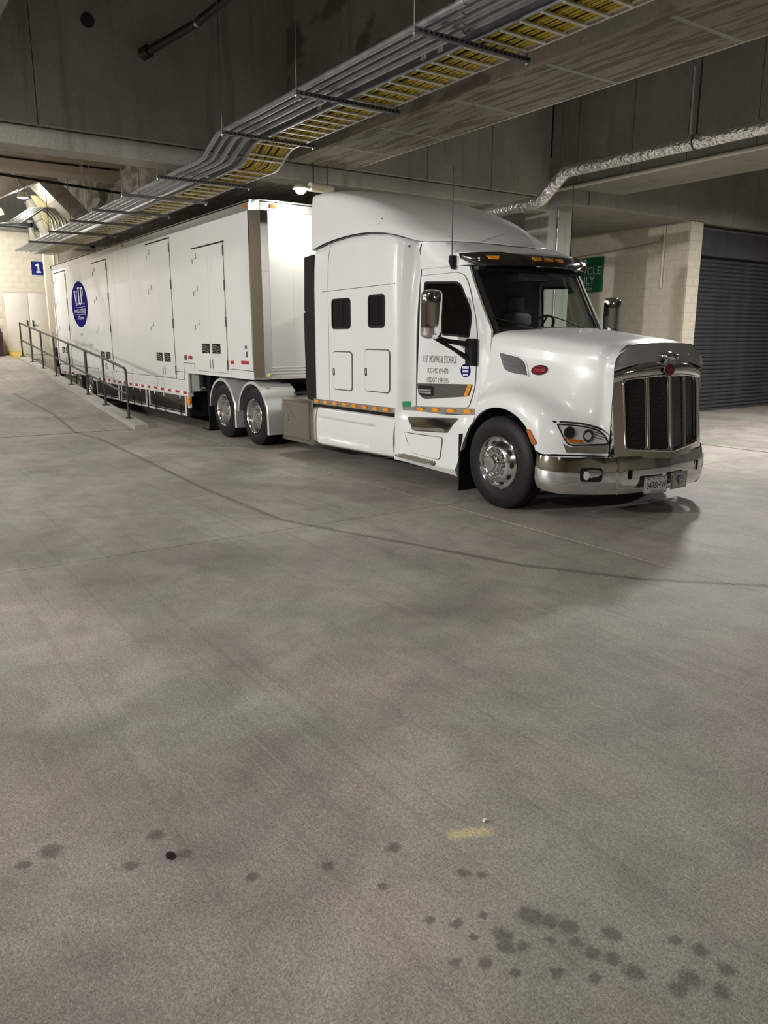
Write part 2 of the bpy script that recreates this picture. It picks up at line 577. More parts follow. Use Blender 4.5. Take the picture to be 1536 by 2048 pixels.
    # wet foot-sized blotches close to the photographer and further left
    spots = [(-1.51, 1.62, .05), (-1.46, 1.66, .035), (-1.5, 1.49, .035), (-1.46, 1.47, .03), (-1.41, 1.69, .035), (-1.31, 1.78, .035), (-1.29, 1.67, .03),
             (-1.24, 1.7, .028), (-1.17, 1.71, .035), (-1.45, 1.37, .022), (-1.3, 1.52, .022), (-1.18, 1.92, .025), (-1.11, 1.95, .03), (-1.06, 1.77, .03),
             (-1.06, 1.83, .035), (-1.43, 1.51, .025), (-1.35, 1.66, .025), (-1.79, 1.58, .025), (-1.75, 1.62, .02), (-1.6, 1.5, .02), (-1.5, 1.3, .02),
             (-1.62, 1.40, .022), (-1.55, 1.41, .018), (-1.68, 1.34, .02), (-1.40, 1.60, .02), (-1.22, 1.60, .022), (-1.02, 1.95, .03), (-0.98, 1.86, .03), (-1.37, 1.42, .018), (-1.9, 1.30, .02), (-2.05, 1.45, .03), (-2.1, 1.2, .025), (-2.62, 0.75, .035), (-2.75, 0.40, .045), (-2.72, 0.30, .03), (-2.5, 0.62, .03), (-2.45, 0.8, .03), (-2.2, 0.95, .025)]
    d = None
    for x, y, r in spots:
        e = math_n(nt, 'DIVIDE', dist_seg((x, y), None, 0.06), r)
        d = e if d is None else math_n(nt, 'MINIMUM', d, e)
    sm = nd(nt, 'ShaderNodeMapRange', {'Value': d, 'From Min': 0.6, 'From Max': 1.2, 'To Min': 0.68, 'To Max': 0.0}).outputs[0]
    base = mixc(nt, sm, base, (0.075, 0.066, 0.058))
    # a smear of yellow paint
    e = dist_seg((-1.975, 1.69), (-1.93, 1.80), 0.03)
    k = nd(nt, 'ShaderNodeMapRange', {'Value': e, 'From Min': 0.008, 'From Max': 0.042, 'To Min': 0.85, 'To Max': 0.0}).outputs[0]
    base = mixc(nt, k, base, (0.62, 0.52, 0.28))
    # aggregate speckle
    fine = noise(105.0, 2.5, 0.7)
    base = mixc(nt, 0.55, base, ramp(nt, fine, [(0.30, (0.18, 0.18, 0.18)), (0.5, (0.5, 0.5, 0.5)), (0.72, (0.84, 0.84, 0.84))]), 'OVERLAY')
    base = mixc(nt, 0.55, base, ramp(nt, noise(45.0, 4.0, 0.65), [(0.3, (0.34, 0.34, 0.34)), (0.7, (0.66, 0.66, 0.66))]), 'OVERLAY')
    base = mixc(nt, 1.0, base, (1.10, 1.095, 1.09), 'MULTIPLY')
    nt.links.new(base, p.inputs['Base Color'])
    rr = nd(nt, 'ShaderNodeMapRange', {'Value': noise(0.9, 4), 'From Min': 0.3, 'From Max': 0.7, 'To Min': 0.46, 'To Max': 0.66}).outputs[0]
    nt.links.new(rr, p.inputs['Roughness'])
    bp = nd(nt, 'ShaderNodeBump', {'Height': fine, 'Strength': 0.55, 'Distance': 0.006})
    nt.links.new(bp.outputs[0], p.inputs['Normal'])
    return m
floor_m = floor_material()

# ---------------------------------------------------------------- the hall: floor, ramp, walls, ceiling
XB = -11.9            # face of the cross beam
XW = -29.3            # far wall
RX, RS = -15.9, 0.0943
def rampz(x):
    return max(0.0, (RX - x) * RS)

floor = struct(box('floor', joint_light, None, -29.6, -12.3, -0.30, 14.3, 24.3, -0.006))
jd = box('sealant_strip', joint_dark, floor, -11.4, 12.24, -0.02, 14, 12.30, -0.003)
def slab(x0, y0, x1, y1):
    return box('slab', floor_m, floor, x0, y0, -0.15, x1, y1, 0.0, bev=0.002, seg=1)
g = 0.0055
for (x0, x1) in ((RX, -6.60), (-6.60, 2.6), (2.6, 14)):
    for (y0, y1) in ((-12, -3.9), (-3.9, 5.38), (5.38, 12.24), (12.30, 24)):
        slab(x0 + g, y0 + g, x1 - g, y1 - g)
slab(-29.2, 5.0, RX - g, 12.24 - g)
slab(-29.2, 12.30, RX - g, 24)
box('sealant_strip', joint_dark, floor, RX - 0.03, -12, -0.02, RX + 0.012, 4.69, 0.003)
# ramp up to the doors beside the trailer
prof = [(RX, -0.1), (RX, 0.0), (XW, rampz(XW)), (XW, -0.1)]
ramp_o = struct(MB().prism([(a, b) for a, b in prof], lambda u, v, d: Vector((u, d, v)), -12, 4.72).done('ramp', floor_m, None, smooth=False))
# low kerb along the ramp's open edge, in five lengths
kerb = bpy.data.objects.new('kerb', None)
COL.objects.link(kerb)
kerb.location = (RX, 4.86, 0)
struct(kerb)
kx = [-15.78, -18.2, -20.7, -23.2, -25.6, -28.05]
for i, (a, b) in enumerate(zip(kx, kx[1:])):
    a2, b2 = a - (0.012 if i else 0), b + 0.0
    bm = MB()
    za, zb = rampz(a2), rampz(b2)
    poly = [(a2, -0.02), (a2, za + 0.085), (b2, zb + 0.085), (b2, -0.02)]
    bm.prism(poly, lambda u, v, d: Vector((u, d, v)), 4.70, 5.0)
    bmesh.ops.bevel(bm.b, geom=list(bm.b.edges), offset=0.012, segments=2, affect='EDGES')
    bm.done('kerb_length', conc_kerb, kerb)
bm = MB()
bm.prism([(-28.06, -0.02), (-28.06, rampz(-28.06) + 0.09), (XW, rampz(XW) + 0.09), (XW, -0.02)], lambda u, v, d: Vector((u, d, v)), 4.62, 5.0)
bm.done('kerb_length', yellow_paint, kerb)['label'] = 'yellow painted end of the kerb'
struct(box('landing', conc_kerb, None, XW, 5.0, 0, -28.3, 5.6, 1.13))

def blockwall(name, mat, parent, fn, u0, u1, v0, v1, skip=None, bw=0.40, bh=0.20, g=0.0035, th=0.006, first=0.0):
    """painted blocks as separate pieces sharing meshes; fn(u, v, d) maps to the wall plane"""
    cache = {}
    rows = int(round((v1 - v0) / bh))
    for r in range(rows):
        u = u0 - (bw / 2 if r % 2 else 0) - first
        while u < u1 - 0.01:
            a, b = max(u, u0), min(u + bw, u1)
            c = v0 + r * bh
            u += bw
            if b - a < 0.03 or (skip and skip((a + b) / 2, c + bh / 2)):
                continue
            key = round(b - a, 3)
            if key not in cache:
                bmx = plate_bm(rrect(0 + g, 0 + g, key - g, bh - g, 0.006, 1), [], lambda p, q, d: fn(p, q, d) - fn(0, 0, 0), 0.0, th)
                bmesh.ops.recalc_face_normals(bmx, faces=bmx.faces)
                me = bpy.data.meshes.new(name)
                bmx.to_mesh(me)
                bmx.free()
                me.materials.append(mat)
                cache[key] = me
            o = link(name, cache[key])
            o.location = fn(a, c, 0)
            o.parent = parent
            o.matrix_parent_inverse = Matrix.Translation(-Vector(parent.location))

# far wall with the cream double door and the number sign
wall_back = struct(box('wall_back', mortar_m, None, XW - 0.3, -12, 0, XW, 9.5, 5.28))
DY0, DY1, DZ0, DZ1 = 4.66, 6.08, 1.24, 3.30
blockwall('block', block_paint, wall_back, faceX(XW), 3.6, 6.3, 1.24, 5.24, skip=lambda u, v: DY0 - 0.08 < u < DY1 + 0.1 and v < DZ1 + 0.04)
wall_back_upper = struct(box('wall_back_upper', conc_wall, None, XW - 1.6, -12, 5.0, XW - 1.3, 24, 7.2))
struct(box('trim_1', tan_duct, None, XW - 1.3, -12, 5.28, XW + 0.05, 9.5, 5.36, bev=0.01))
door_1 = struct(MB().box(XW, DY0 - 0.07, DZ0, XW + 0.03, DY0, DZ1 + 0.07).box(XW, DY1, DZ0, XW + 0.03, DY1 + 0.07, DZ1 + 0.07).box(XW, DY0, DZ1, XW + 0.03, DY1, DZ1 + 0.07).done('door_1', tan_wall))
mid = 5.42
for a, b in ((DY0, mid), (mid, DY1)):
    lf = box('door_leaf', door_cream, door_1, XW, a + 0.006, DZ0 + 0.01, XW + 0.02, b - 0.006, DZ1 - 0.006, bev=0.003)
    hy = mid - 0.09 if a < mid - 0.1 else mid + 0.09
    box('door_handle', steel_dark, lf, XW + 0.02, hy - 0.018, 2.18, XW + 0.06, hy + 0.018, 2.40, bev=0.006)
    if a >= mid - 0.1:
        MB().cyl((XW + 0.05, hy, 2.24), (XW + 0.05, hy + 0.13, 2.24), 0.012).done('lever', steel_dark, lf)
# dock wall the trailer is backed against
wall_dock = struct(box('wall_dock', tan_wall, None, -27.2, 5.58, 0, -27.0, 9.5, 5.28, bev=0.01))
box('dock_bumper', black_m, wall_dock, -27.0, 5.66, 0.9, -26.85, 5.95, 1.5, bev=0.02)
# wall behind the truck with the recycling sign, its end pier, the roller door
XD = -11.35
wall_right = struct(box('wall_right', mortar_m, None, -29.3, 16.32, 0, XD - 0.01, 16.60, 4.42))
blockwall('block', block_paint, wall_right, lambda u, v, d: Vector((u, 16.32 - d, v)), -16.3, XD - 0.02, 0.0, 4.4)
pier = struct(box('pier', mortar_m, None, XD - 0.35, 16.33, 0, XD, 16.80, 4.42))
blockwall('block', block_paint, pier, faceX(XD), 16.325, 16.80, 0.0, 4.4, bw=0.475)
wall_door = struct(box('wall_roller', conc_wall, None, XD - 0.6, 16.8, 0, XD - 0.35, 24, 7.0))
door_2 = struct(MB().box(XD - 0.34, 16.80, 3.72, XD - 0.10, 22.5, 4.30, bev=0.02).done('door_2', slat_m))
ns, z0s, pitch = 37, 0.05, 0.0985
sm_ = None
for i in range(ns):
    z = z0s + i * pitch
    if sm_ is None:
        secs = []
        for y in (16.83, 22.4):
            secs.append([Vector((XD - 0.30 + x, y, zz)) for x, zz in ((0, 0), (0.012, 0.008), (0.034, 0.030), (0.040, 0.052), (0.034, 0.074), (0.012, 0.092), (0, 0.096))])
        o = MB().loft(secs).done('slat', slat_m, door_2, angle=60)
        sm_ = o.data
    else:
        o = link('slat', sm_, door_2)
    o.location = (0, 0, z)
box('bottom_bar', slat_m, door_2, XD - 0.32, 16.83, 0.0, XD - 0.24, 22.4, 0.06)
box('guide_rail', steel_dark, door_2, XD - 0.34, 16.80, 0.0, XD - 0.24, 16.84, 3.75)
# rest of the shell
struct(box('wall_front', tan_wall, None, 14.0, -12.3, 0, 14.3, 24.3, 7.2))
struct(box('wall_left', tan_wall, None, -29.6, -12.3, 0, 14.3, -12.0, 7.2))
struct(box('wall_far', conc_wall, None, -12, 24.0, 0, 14.3, 24.3, 7.2))
struct(box('ceiling', conc_wall, None, -31, -12.3, 7.2, 14.3, 24.3, 7.5))

# ---------------------------------------------------------------- beams, girders, column
def beam(name, mat, *a, bev=0.02):
    return struct(box(name, mat, None, *a, bev=bev, seg=1))
ZJ, ZB = 4.60, 4.35
# cross beam: deep upper part with a joint above its lower band
cb = beam('cross_beam', conc_beam_y, XB - 0.55, -12, ZJ + 0.012, XB, 12.3, 7.2)
box('lower_band', conc_beam_y, cb, XB - 0.50, -12, ZB, XB - 0.006, 12.3, ZJ, bev=0.015, seg=1)
for y in (-8.4, -5.2, -2.0, 1.15, 2.55, 9.15, 10.7):
    box('form_joint', joint_dark, cb, XB, y - 0.006, ZJ + 0.02, XB + 0.002, y + 0.006, 7.2)
box('deep_soffit', conc_board, cb, XB - 1.95, 5.25, ZB, XB - 0.50, 12.3, ZJ)
MB().cyl((XB, 3.30, 6.03), (XB + 0.03, 3.30, 6.03), 0.09, 20).done('cover_disc', steel_dark, cb)
# girder that runs over the cable tray's far side, along the truck
G0, G1 = 6.33, 7.50
gi = beam('girder', conc_board, XB + 0.0, G0, ZJ, 14, G1, 7.2)
gb = beam('girder', conc_board, -28.5, G0 + 0.12, ZJ - 0.05, XB - 1.95, G1, 7.2)
for x in (-10.6, -9.35, -7.8, -6.3, -4.8, -3.3):
    box('board_joint', conc_kerb, gi, x - 0.03, G0 + 0.06, ZJ - 0.002, x + 0.03, G1 - 0.02, ZJ)
shade_girder = beam('girder', conc_wall, XB, G0 - 5.97, ZJ, 14, G1 - 5.97, 7.2)  # unseen girder, added to keep the floodlights off the upper beams
# second girder, on the far side of the truck
H0, H1, ZH = 12.30, 13.78, 4.72
g2 = beam('girder', conc_wall, XB, H0, ZH, 14, H1, 7.2)
for x in (-11.2, -9.9, -8.75, -7.5, -6.2):
    box('form_joint', joint_dark, g2, x - 0.005, H0 - 0.003, ZH + 0.03, x + 0.005, H0, 7.2)
beam('lintel_beam', conc_wall, XD - 0.02, H1 - 0.9, 4.44, XD + 0.02, 24, 7.2)
beam('lintel_beam', conc_wall, -29.3, 12.3, 4.42, XD - 0.02, 24, 5.4)
col = struct(MB().box(-12.6, 12.30, 0, XB, 13.0, ZH, bev=0.02, seg=1).done('column', concrete('concrete_column', (0.33, 0.32, 0.28), (0.43, 0.42, 0.37), (0.2, 0.19, 0.16))))
MB().tube([(XB + 0.03, 12.55, 0.3), (XB + 0.03, 12.55, 4.70)], 0.02, 8).done('column_conduit', galv, col)

# ---------------------------------------------------------------- cable tray run, conduits and hangers
TY0, TY1 = 4.83, 5.38
def trayz(x):
    """height of the tray's rails: high in front of the cross beam, low under it"""
    if x > -9.95:
        return 4.38
    if x < -10.55:
        return 4.17
    t = (x + 9.95) / -0.60
    t = t * t * (3 - 2 * t)
    return 4.38 - 0.21 * t
TX0, TX1 = -3.6, -24.5
tray = thing('cable_tray', 'long aluminium ladder tray full of yellow cables hung along the ceiling', 'cable tray', ((TX0 + TX1) / 2, (TY0 + TY1) / 2, 4.1))
xs = [TX0, -9.7, -9.95] + [-10.05 - 0.1 * i for i in range(5)] + [-10.55, -10.8, TX1]
for y in (TY0, TY1):
    bm = MB()
    secs = [[Vector((x, y + dy, trayz(x) + dz)) for dy, dz in ((-0.012, -0.05), (0.012, -0.05), (0.012, 0.05), (-0.012, 0.05))] for x in xs]
    bm.loft(secs, closed=True, cap0=True, cap1=True)
    bm.done('side_rail', galv if y == TY0 else tray_rung_m, tray)
rung = None
x = TX0 - 0.1
while x > TX1:
    if not (-10.5 < x < -10.0):
        if rung is None:
            rung = MB().box(-0.018, TY0 + 0.012, -0.056, 0.018, TY1 - 0.012, -0.036, bev=0.004, seg=1).done('rung', tray_rung_m, tray)
            rm = rung.data
            o = rung
        else:
            o = link('rung', rm, tray)
        o.location = (x, 0, trayz(x))
    x -= 0.232 if x > -10.2 else 0.30
for x in (-10.22, -10.30):
    o = link('rung', rm, tray)
    o.location = (x, 0, trayz(x))
# the yellow cables, laid side by side with a little wander: too many and too thin to take apart
bm = MB()
cx_ = list(np.arange(TX0, -9.6, -0.75)) + [-9.9, -10.05, -10.2, -10.35, -10.5, -10.7] + list(np.arange(-11.4, TX1, -0.8))
for k in range(19):
    y0 = TY0 + 0.045 + k * 0.0255
    if k in (4, 9, 13):
        continue
    pts = [Vector((x, y0 + rnd.uniform(-0.010, 0.010), trayz(x) - 0.018 + 0.012 * (k % 2))) for x in cx_]
    bm.tube(pts, 0.0125, 6)
cab = bm.done('cable_bundle', cable_y, tray)
cab['kind'] = 'stuff'
bm = MB()
for k in (4, 9, 13):
    y0 = TY0 + 0.045 + k * 0.0255
    bm.tube([Vector((x, y0 + rnd.uniform(-0.01, 0.01), trayz(x) - 0.02)) for x in cx_], 0.010, 6)
bk = bm.done('dark_cable_bundle', black_m, tray)
bk['kind'] = 'stuff'
bm = MB()
bm.tube([Vector((x, TY0 + 0.03 + 0.5 * ((i * 7) % 10) / 10, trayz(x) + 0.02)) for i, x in enumerate(cx_)], 0.0125, 6)
bm.done('stray_cable', cable_y, tray)
for x in (-8.0, -8.3, -6.35, -6.1):
    box('rail_clip', tray_rung_m, tray, x - 0.03, TY0 - 0.02, 4.37, x + 0.03, TY0 - 0.012, 4.43)

# metal conduits beside the tray: each its own run
cond = [(4.32, 0.030, 'outermost'), (4.43, 0.030, 'second'), (4.56, 0.040, 'third'), (4.70, 0.040, 'innermost')]
words = {'outermost': 'outermost from the yellow cable tray', 'second': 'second from the outer edge of the rack', 'third': 'second nearest the yellow cable tray', 'innermost': 'closest to the yellow cable tray'}
for i, (y, r, w) in enumerate(cond):
    ctrl = [(TX0, y, 0.02), (-9.9, y, 0.02), (-10.05, y, 0.012), (-10.3, y, -0.08), (-10.55, y, -0.18), (-10.75, y, -0.19), (-13.0, y, -0.19), (-17.0, y, -0.19), (-24.3, y, -0.19)]
    pts = [Vector((a, b, 4.35 + r * 0.6 + c)) for a, b, c in ctrl]
    o = thing('conduit', 'grey steel conduit run on the ceiling rack, ' + words[w], 'conduit', (-14, y, 4.2), 'conduits on the hanging rack')
    MB().tube(pts, r, 12).done('pipe', galv, o)
    for x in ((-7.9, -8.05)[i % 2], -5.2 - 0.15 * i, -13.4 - 0.2 * i):
        zc = (4.35 if x > -10 else 4.16) + r * 0.6 + (0.02 if x > -10 else 0)
        MB().cyl((x - 0.05, y, zc), (x + 0.05, y, zc), r + 0.007, 14).done('coupling', galv, o)

# trapeze hangers: a slotted strut carried on two rods
hx = [(-5.62, 4.29), (-7.64, 4.29), (-9.55, 4.29), (-11.62, 4.09), (-13.35, 4.09), (-15.2, 4.09), (-16.85, 4.09), (-18.8, 4.09), (-21.0, 4.09)]
for i, (x, z) in enumerate(hx):
    pos = 'before' if i < 3 else 'beyond'
    order = ['nearest the camera at the top edge', 'second from the camera side', 'just before the tray dips'][i] if i < 3 else \
        ['first', 'second', 'third', 'fourth', 'fifth', 'last'][i - 3]
    lab = f'dark strut hanger {order}, carrying the yellow cable tray' if i < 3 else f'{order} dark strut hanger under the tray beyond the concrete cross beam'
    y0, y1 = (4.15, 5.47) if i < 3 else (4.03, 5.50)
    h = thing('strut_hanger', lab, 'hanger', (x, 4.8, z), 'hangers of the cable tray')
    MB().box(x - 0.022, y0, z - 0.022, x + 0.022, y1, z + 0.022, bev=0.004, seg=1).done('strut', galv_d, h)
    if i < 4:
        bm = MB()
        yy = y0 + 0.05
        while yy < y1 - 0.06:
            bm.box(x + 0.0215, yy, z - 0.008, x + 0.0235, yy + 0.032, z + 0.008)
            yy += 0.055
        s_ = bm.done('slot_row', black_m, h)
        s_['kind'] = 'stuff'
    for y in (y0 + 0.02, y1 - 0.03):
        top = 7.25 if (i < 3 and y < 5) or i > 3 else 4.4
        if i < 3 and y > 5:
            top = z + 0.10
        MB().cyl((x, y, z - 0.06), (x, y, top), 0.0070, 8).done('threaded_rod', galv_d, h)
        MB().cyl((x, y, z - 0.04), (x, y, z - 0.022), 0.018, 6).done('nut', galv, h)

# ---------------------------------------------------------------- pipes
def pipe(name, label, pts, r, mat, cat='pipe', group=None, n=14):
    pts = [Vector(p) for p in pts]
    o = MB().tube(pts, r, n).done(name, mat)
    tag(o, label, cat, group)
    return o
sp = thing('insulated_pipe', 'thick silver foil wrapped pipe that kinks down beside the second girder', 'pipe', (-9, 10.72, 4.6))
PY = 10.72
path = [(14, PY, 4.63), (-9.97, PY, 4.64), (-10.06, PY, 4.61), (-10.50, PY, 4.285), (-10.60, PY, 4.235), (-10.80, PY, 4.215), (-13.6, PY, 4.17)]
dense = []
for a, b in zip(path, path[1:]):
    n = max(1, int(abs(a[0] - b[0]) / 0.35))
    for k in range(n):
        t = k / n
        dense.append(tuple(a[i] + (b[i] - a[i]) * t for i in range(3)))
dense.append(path[-1])
MB().tube(dense, 0.104, 22).done('jacket', foil, sp)
for x in (-7.49, -4.0, 0.0):
    MB().cyl((x - 0.012, PY, 4.636), (x + 0.012, PY, 4.636), 0.110, 22).done('clamp_band', steel_dark, sp)
    MB().cyl((x, PY, 4.73), (x, PY, 7.2), 0.012, 8).done('hanger_rod', steel_dark, sp)
for x in (-8.62,):
    MB().cyl((x, 12.18, 5.10), (x - 0.02, 12.18, 6.2), 0.018, 8).done('drop_conduit', white_pipe, sp)
pipe('conduit', 'thin pale conduit along the far lower edge of the first girder', [(14, G1 + 0.03, ZJ + 0.03), (-11.6, G1 + 0.03, ZJ + 0.03)], 0.022, white_pipe, 'conduit')
pipe('conduit', 'pale conduit along the lower edge of the second girder under the silver pipe', [(14, H0 - 0.04, ZH + 0.02), (-8.0, H0 - 0.04, ZH + 0.02), (-11.75, H0 - 0.04, ZH + 0.0)], 0.035, white_pipe, 'conduit')
# small pipes on the sign wall
pp = thing('drain_pipe', 'cream painted drop pipe strapped to the block wall near the pier', 'pipe', (-12.0, 16.2, 3.0))
MB().tube([(-12.0, 16.27, 2.98), (-12.0, 16.27, 4.40)], 0.03, 10).done('riser', block_paint, pp)
MB().tube([(-12.0, 16.23, 4.05), (-12.8, 16.24, 3.98), (-15.2, 16.24, 3.86)], 0.012, 8).done('branch', tan_duct, pp)
box('strap', tan_duct, pp, -12.05, 16.19, 4.02, -11.95, 16.24, 4.10)
# diagonal sleeve high on the cross beam
dg = thing('brace_pipe', 'dark diagonal pipe sticking out of the cross beam near the top edge', 'pipe', (XB, 3.95, 5.7))
MB().tube([(XB + 0.12, 4.07, 5.765), (XB + 0.9, 4.50, 5.98), (XB + 2.6, 5.25, 6.6)], 0.055, 12).done('pipe', steel_dark, dg)
MB().cyl((XB + 0.035, 4.02, 5.74), (XB + 0.14, 4.08, 5.77), 0.085, 16).done('flange', steel_dark, dg)
MB().cyl((XB + 0.88, 4.49, 5.975), (XB + 0.92, 4.51, 5.985), 0.060, 14).done('pale_band', galv, dg)

# ---------------------------------------------------------------- clutter in the bay over the ramp, beyond the cross beam
for i, (z0, z1, dx, lab) in enumerate(((4.90, 5.04, 0.0, 'upper tan rectangular duct crossing the far bay, long way above the ramp'), (4.73, 4.865, 0.12, 'lower tan rectangular duct crossing the far bay above the ramp'))):
    t = thing('duct', lab, 'duct', (-15.7, 0, z0))
    box('duct_body', tan_duct, t, -16.0 - dx, -6, z0, -15.42 - dx, 4.78 - 0.06 * i, z1, bev=0.012)
    for y in (0.6, 2.4, 4.0):
        box('duct_flange', tan_duct, t, -16.01 - dx, y, z0 - 0.010, -15.41 - dx, y + 0.03, z1 + 0.010)
# sloping ducts that meet in an inverted V
def slant(name, label, a, b, w, h, mat, joints=()):
    a, b = Vector(a), Vector(b)
    d = (b - a)
    L = d.length
    rot = d.to_track_quat('X', 'Z').to_matrix().to_4x4()
    t = thing(name, label, 'duct', tuple(a))
    bm = MB()
    bm.box(0, -w / 2, -h / 2, L, w / 2, h / 2, bev=0.01)
    bmesh.ops.transform(bm.b, matrix=Matrix.Translation(a) @ rot, verts=bm.b.verts)
    bm.done('duct_body', mat, t)
    for j in joints:
        bm = MB()
        bm.box(L * j - 0.012, -w / 2 - 0.012, -h / 2 - 0.012, L * j + 0.012, w / 2 + 0.012, h / 2 + 0.012)
        bmesh.ops.transform(bm.b, matrix=Matrix.Translation(a) @ rot, verts=bm.b.verts)
        bm.done('duct_flange', tan_duct, t)
    return t
slant('duct', 'pale sheet metal duct sloping down to the right beside the far lamp', (-23.0, 4.76, 5.95), (-23.0, 6.15, 4.55), 1.0, 0.42, duct_metal, (0.02, 0.34, 0.62, 0.9))
slant('duct', 'dark sheet metal duct sloping down to the left edge above the far lamp', (-21.9, 4.62, 5.85), (-21.9, 2.6, 4.85), 0.8, 0.36, tan_duct, (0.3, 0.7))
slant('duct', 'white lined flexible duct dropping behind the bent conduits', (-24.75, 4.85, 5.6), (-24.75, 5.45, 4.3), 0.5, 0.16, white_pipe, (0.4,))
# conduits that bend over in an arch
arch_g = 'arched conduits below the far lamp'
for i in range(5):
    r0 = 0.10 * i
    base = Vector((-23.4 + 0.05 * i, 5.16 + 0.075 * i, 4.25))
    pts = [base, base + Vector((0, 0, 0.55))]
    for k in range(1, 8):
        a = math.radians(15 * k)
        pts.append(base + Vector((0, -(0.42) * (1 - math.cos(a)), 0.55 + 0.42 * math.sin(a))))
    pts += [base + Vector((0, -1.15, 0.52)), base + Vector((0, -2.6, 0.30))]
    o = pipe('bent_conduit', f'steel conduit arching down beside the far wall, {["outermost left", "second from the left", "middle one", "second from the right", "rightmost"][i]} of five', pts, 0.026, galv, 'conduit', arch_g, 10)
for i in range(3):
    pipe('level_conduit', f'steel conduit running level along the top of the far wall, {["lowest", "middle", "top"][i]} of three', [(-27.5, 1.0, 5.10 + 0.09 * i), (-27.5, 5.45, 5.05 + 0.09 * i)], 0.026, galv, 'conduit', 'level conduits on the far wall', 8)
# yellow cable drop
ct = thing('cable_drop', 'pale yellow cable bundle spilling from the bay ceiling to the tray end', 'cables', (-24.0, 5.2, 5.2))
bm = MB()
for k in range(14):
    a = Vector((-24.0, 4.78 + 0.012 * k, 5.62))
    b = Vector((-24.1, 5.05 + 0.03 * k, 5.15))
    c = Vector((-24.2, 5.22 + 0.05 * k, 4.45))
    pts = catmull([a, b, c], 4)
    bm.tube([Vector(p) for p in pts], 0.014, 6)
s_ = bm.done('cable_bundle', pm('pale_yellow_cable', (0.70, 0.63, 0.36), 0.5, var=0.15, scale=10), ct)
s_['kind'] = 'stuff'
# white pipe with black clamps running level under the bay
wp = thing('wrapped_pipe', 'white wrapped pipe with black clamps crossing the far wall above the number sign', 'pipe', (-25.5, 5.5, 4.55))
MB().tube([(-25.5, 4.98, 5.15), (-25.5, 5.0, 4.85), (-25.5, 5.06, 4.68), (-25.5, 5.2, 4.58), (-25.5, 5.45, 4.54), (-25.5, 8.0, 4.52)], 0.085, 14).done('jacket', white_pipe, wp)
for y in (5.55, 6.1, 6.7):
    MB().cyl((-25.5, y - 0.06, 4.54), (-25.5, y + 0.06, 4.54), 0.092, 14).done('clamp', black_m, wp)
MB().cyl((-25.5, 4.98, 4.95), (-25.5, 4.98, 5.08), 0.092, 14).done('clamp', black_m, wp)
tp = thing('riser_pipe', 'pair of white pipes dropping behind the trailer roof at the far corner', 'pipe', (-26.4, 5.85, 4.0))
for y in (5.86, 5.98):
    MB().tube([(-26.9, y, 3.4), (-26.9, y, 4.75)], 0.035, 10).done('riser', white_pipe, tp)
# braces and hangers in the bay
pipe('brace_pipe', 'thin diagonal brace under the tan ducts of the far bay', [(-17.0, 3.25, 5.22), (-19.7, 3.55, 5.42)], 0.04, steel_dark, 'pipe')
pipe('brace_pipe', 'dark level pipe crossing the far bay behind the hangers', [(-20.0, 1.0, 5.50), (-20.0, 6.3, 5.22)], 0.03, black_m, 'pipe')
wl = thing('round_duct', 'pale round duct end under the ceiling of the far bay', 'duct', (-21, 5.9, 5.1))
MB().tube([(-20.5, 5.55, 5.05), (-20.6, 5.75, 4.92), (-20.8, 6.0, 4.86), (-21.0, 6.28, 4.9)], [0.14, 0.15, 0.15, 0.15], 16).done('sleeve', duct_metal, wl)
bn = MB()
for k in range(7):
    bn.box(-19.0 - 0.02 * k, 1.9 + 0.30 * k, 5.55, -18.8 - 0.02 * k, 2.06 + 0.30 * k, 5.62)
o = bn.done('ceiling_grid', tray_rung_m)
tag(o, 'row of pale brackets under the ceiling at the left edge', 'bracket')
o['kind'] = 'stuff'

def floodlight(label, c, power, r=0.11, glow=30.0):
    t = thing('floodlight', label, 'lamp', c)
    c = Vector(c)
    MB().lathe([(0.02, 0.16), (0.09, 0.14), (r + 0.03, 0.02), (r + 0.03, -0.01), (r + 0.005, -0.01)], c, 'Z', 24).done('housing', tan_duct, t)
    MB().lathe([(0.0, -0.035), (r * 0.7, -0.025), (r, 0.0), (0, 0.01)], c, 'Z', 24).done('lens', lamp_glow, t)
    MB().cyl(c + Vector((0, 0, 0.15)), Vector((c.x, c.y, 7.2)), 0.012, 8).done('stem', steel_dark, t)
    d = bpy.data.lights.new('lamp_light', 'POINT')
    d.energy = power
    d.color = (1, 0.94, 0.82)
    d.shadow_soft_size = r
    o = bpy.data.objects.new('lamp_light', d)
    COL.objects.link(o)
    o.location = c - Vector((0, 0, 0.16))
    setp(o, t)
    return t
floodlight('bright floodlight in the far bay under the sloping pale duct', (-23.2, 4.42, 5.42), 42)
floodlight('bright floodlight at the left edge of the far bay', (-23.6, 3.85, 5.02), 42)
# lamp hung from the girder just in front of the trailer's top edge, with its tan ballast box
LX, LY, LZ = -11.70, 6.42, 4.165
lt = thing('soffit_lamp', 'glowing lamp with a tan ballast box under the girder above the trailer front', 'lamp', (LX, LY, LZ))
MB().lathe([(0.0, -0.07), (0.05, -0.065), (0.085, -0.03), (0.09, 0.0), (0, 0.02)], (LX, LY, LZ), 'Z', 24).done('lens', lamp_glow, lt)
MB().lathe([(0.13, 0.0), (0.125, 0.025), (0.05, 0.07), (0, 0.07)], (LX, LY, LZ + 0.005), 'Z', 24).done('reflector', tan_wall, lt)
MB().cyl((LX - 0.02, LY + 0.18, LZ + 0.06), (LX - 0.06, LY + 0.62, LZ + 0.06), 0.07, 18).done('ballast_box', tan_wall, lt)
MB().cyl((LX - 0.01, LY + 0.05, LZ + 0.05), (LX - 0.02, LY + 0.2, LZ + 0.06), 0.02, 8).done('neck', tan_wall, lt)
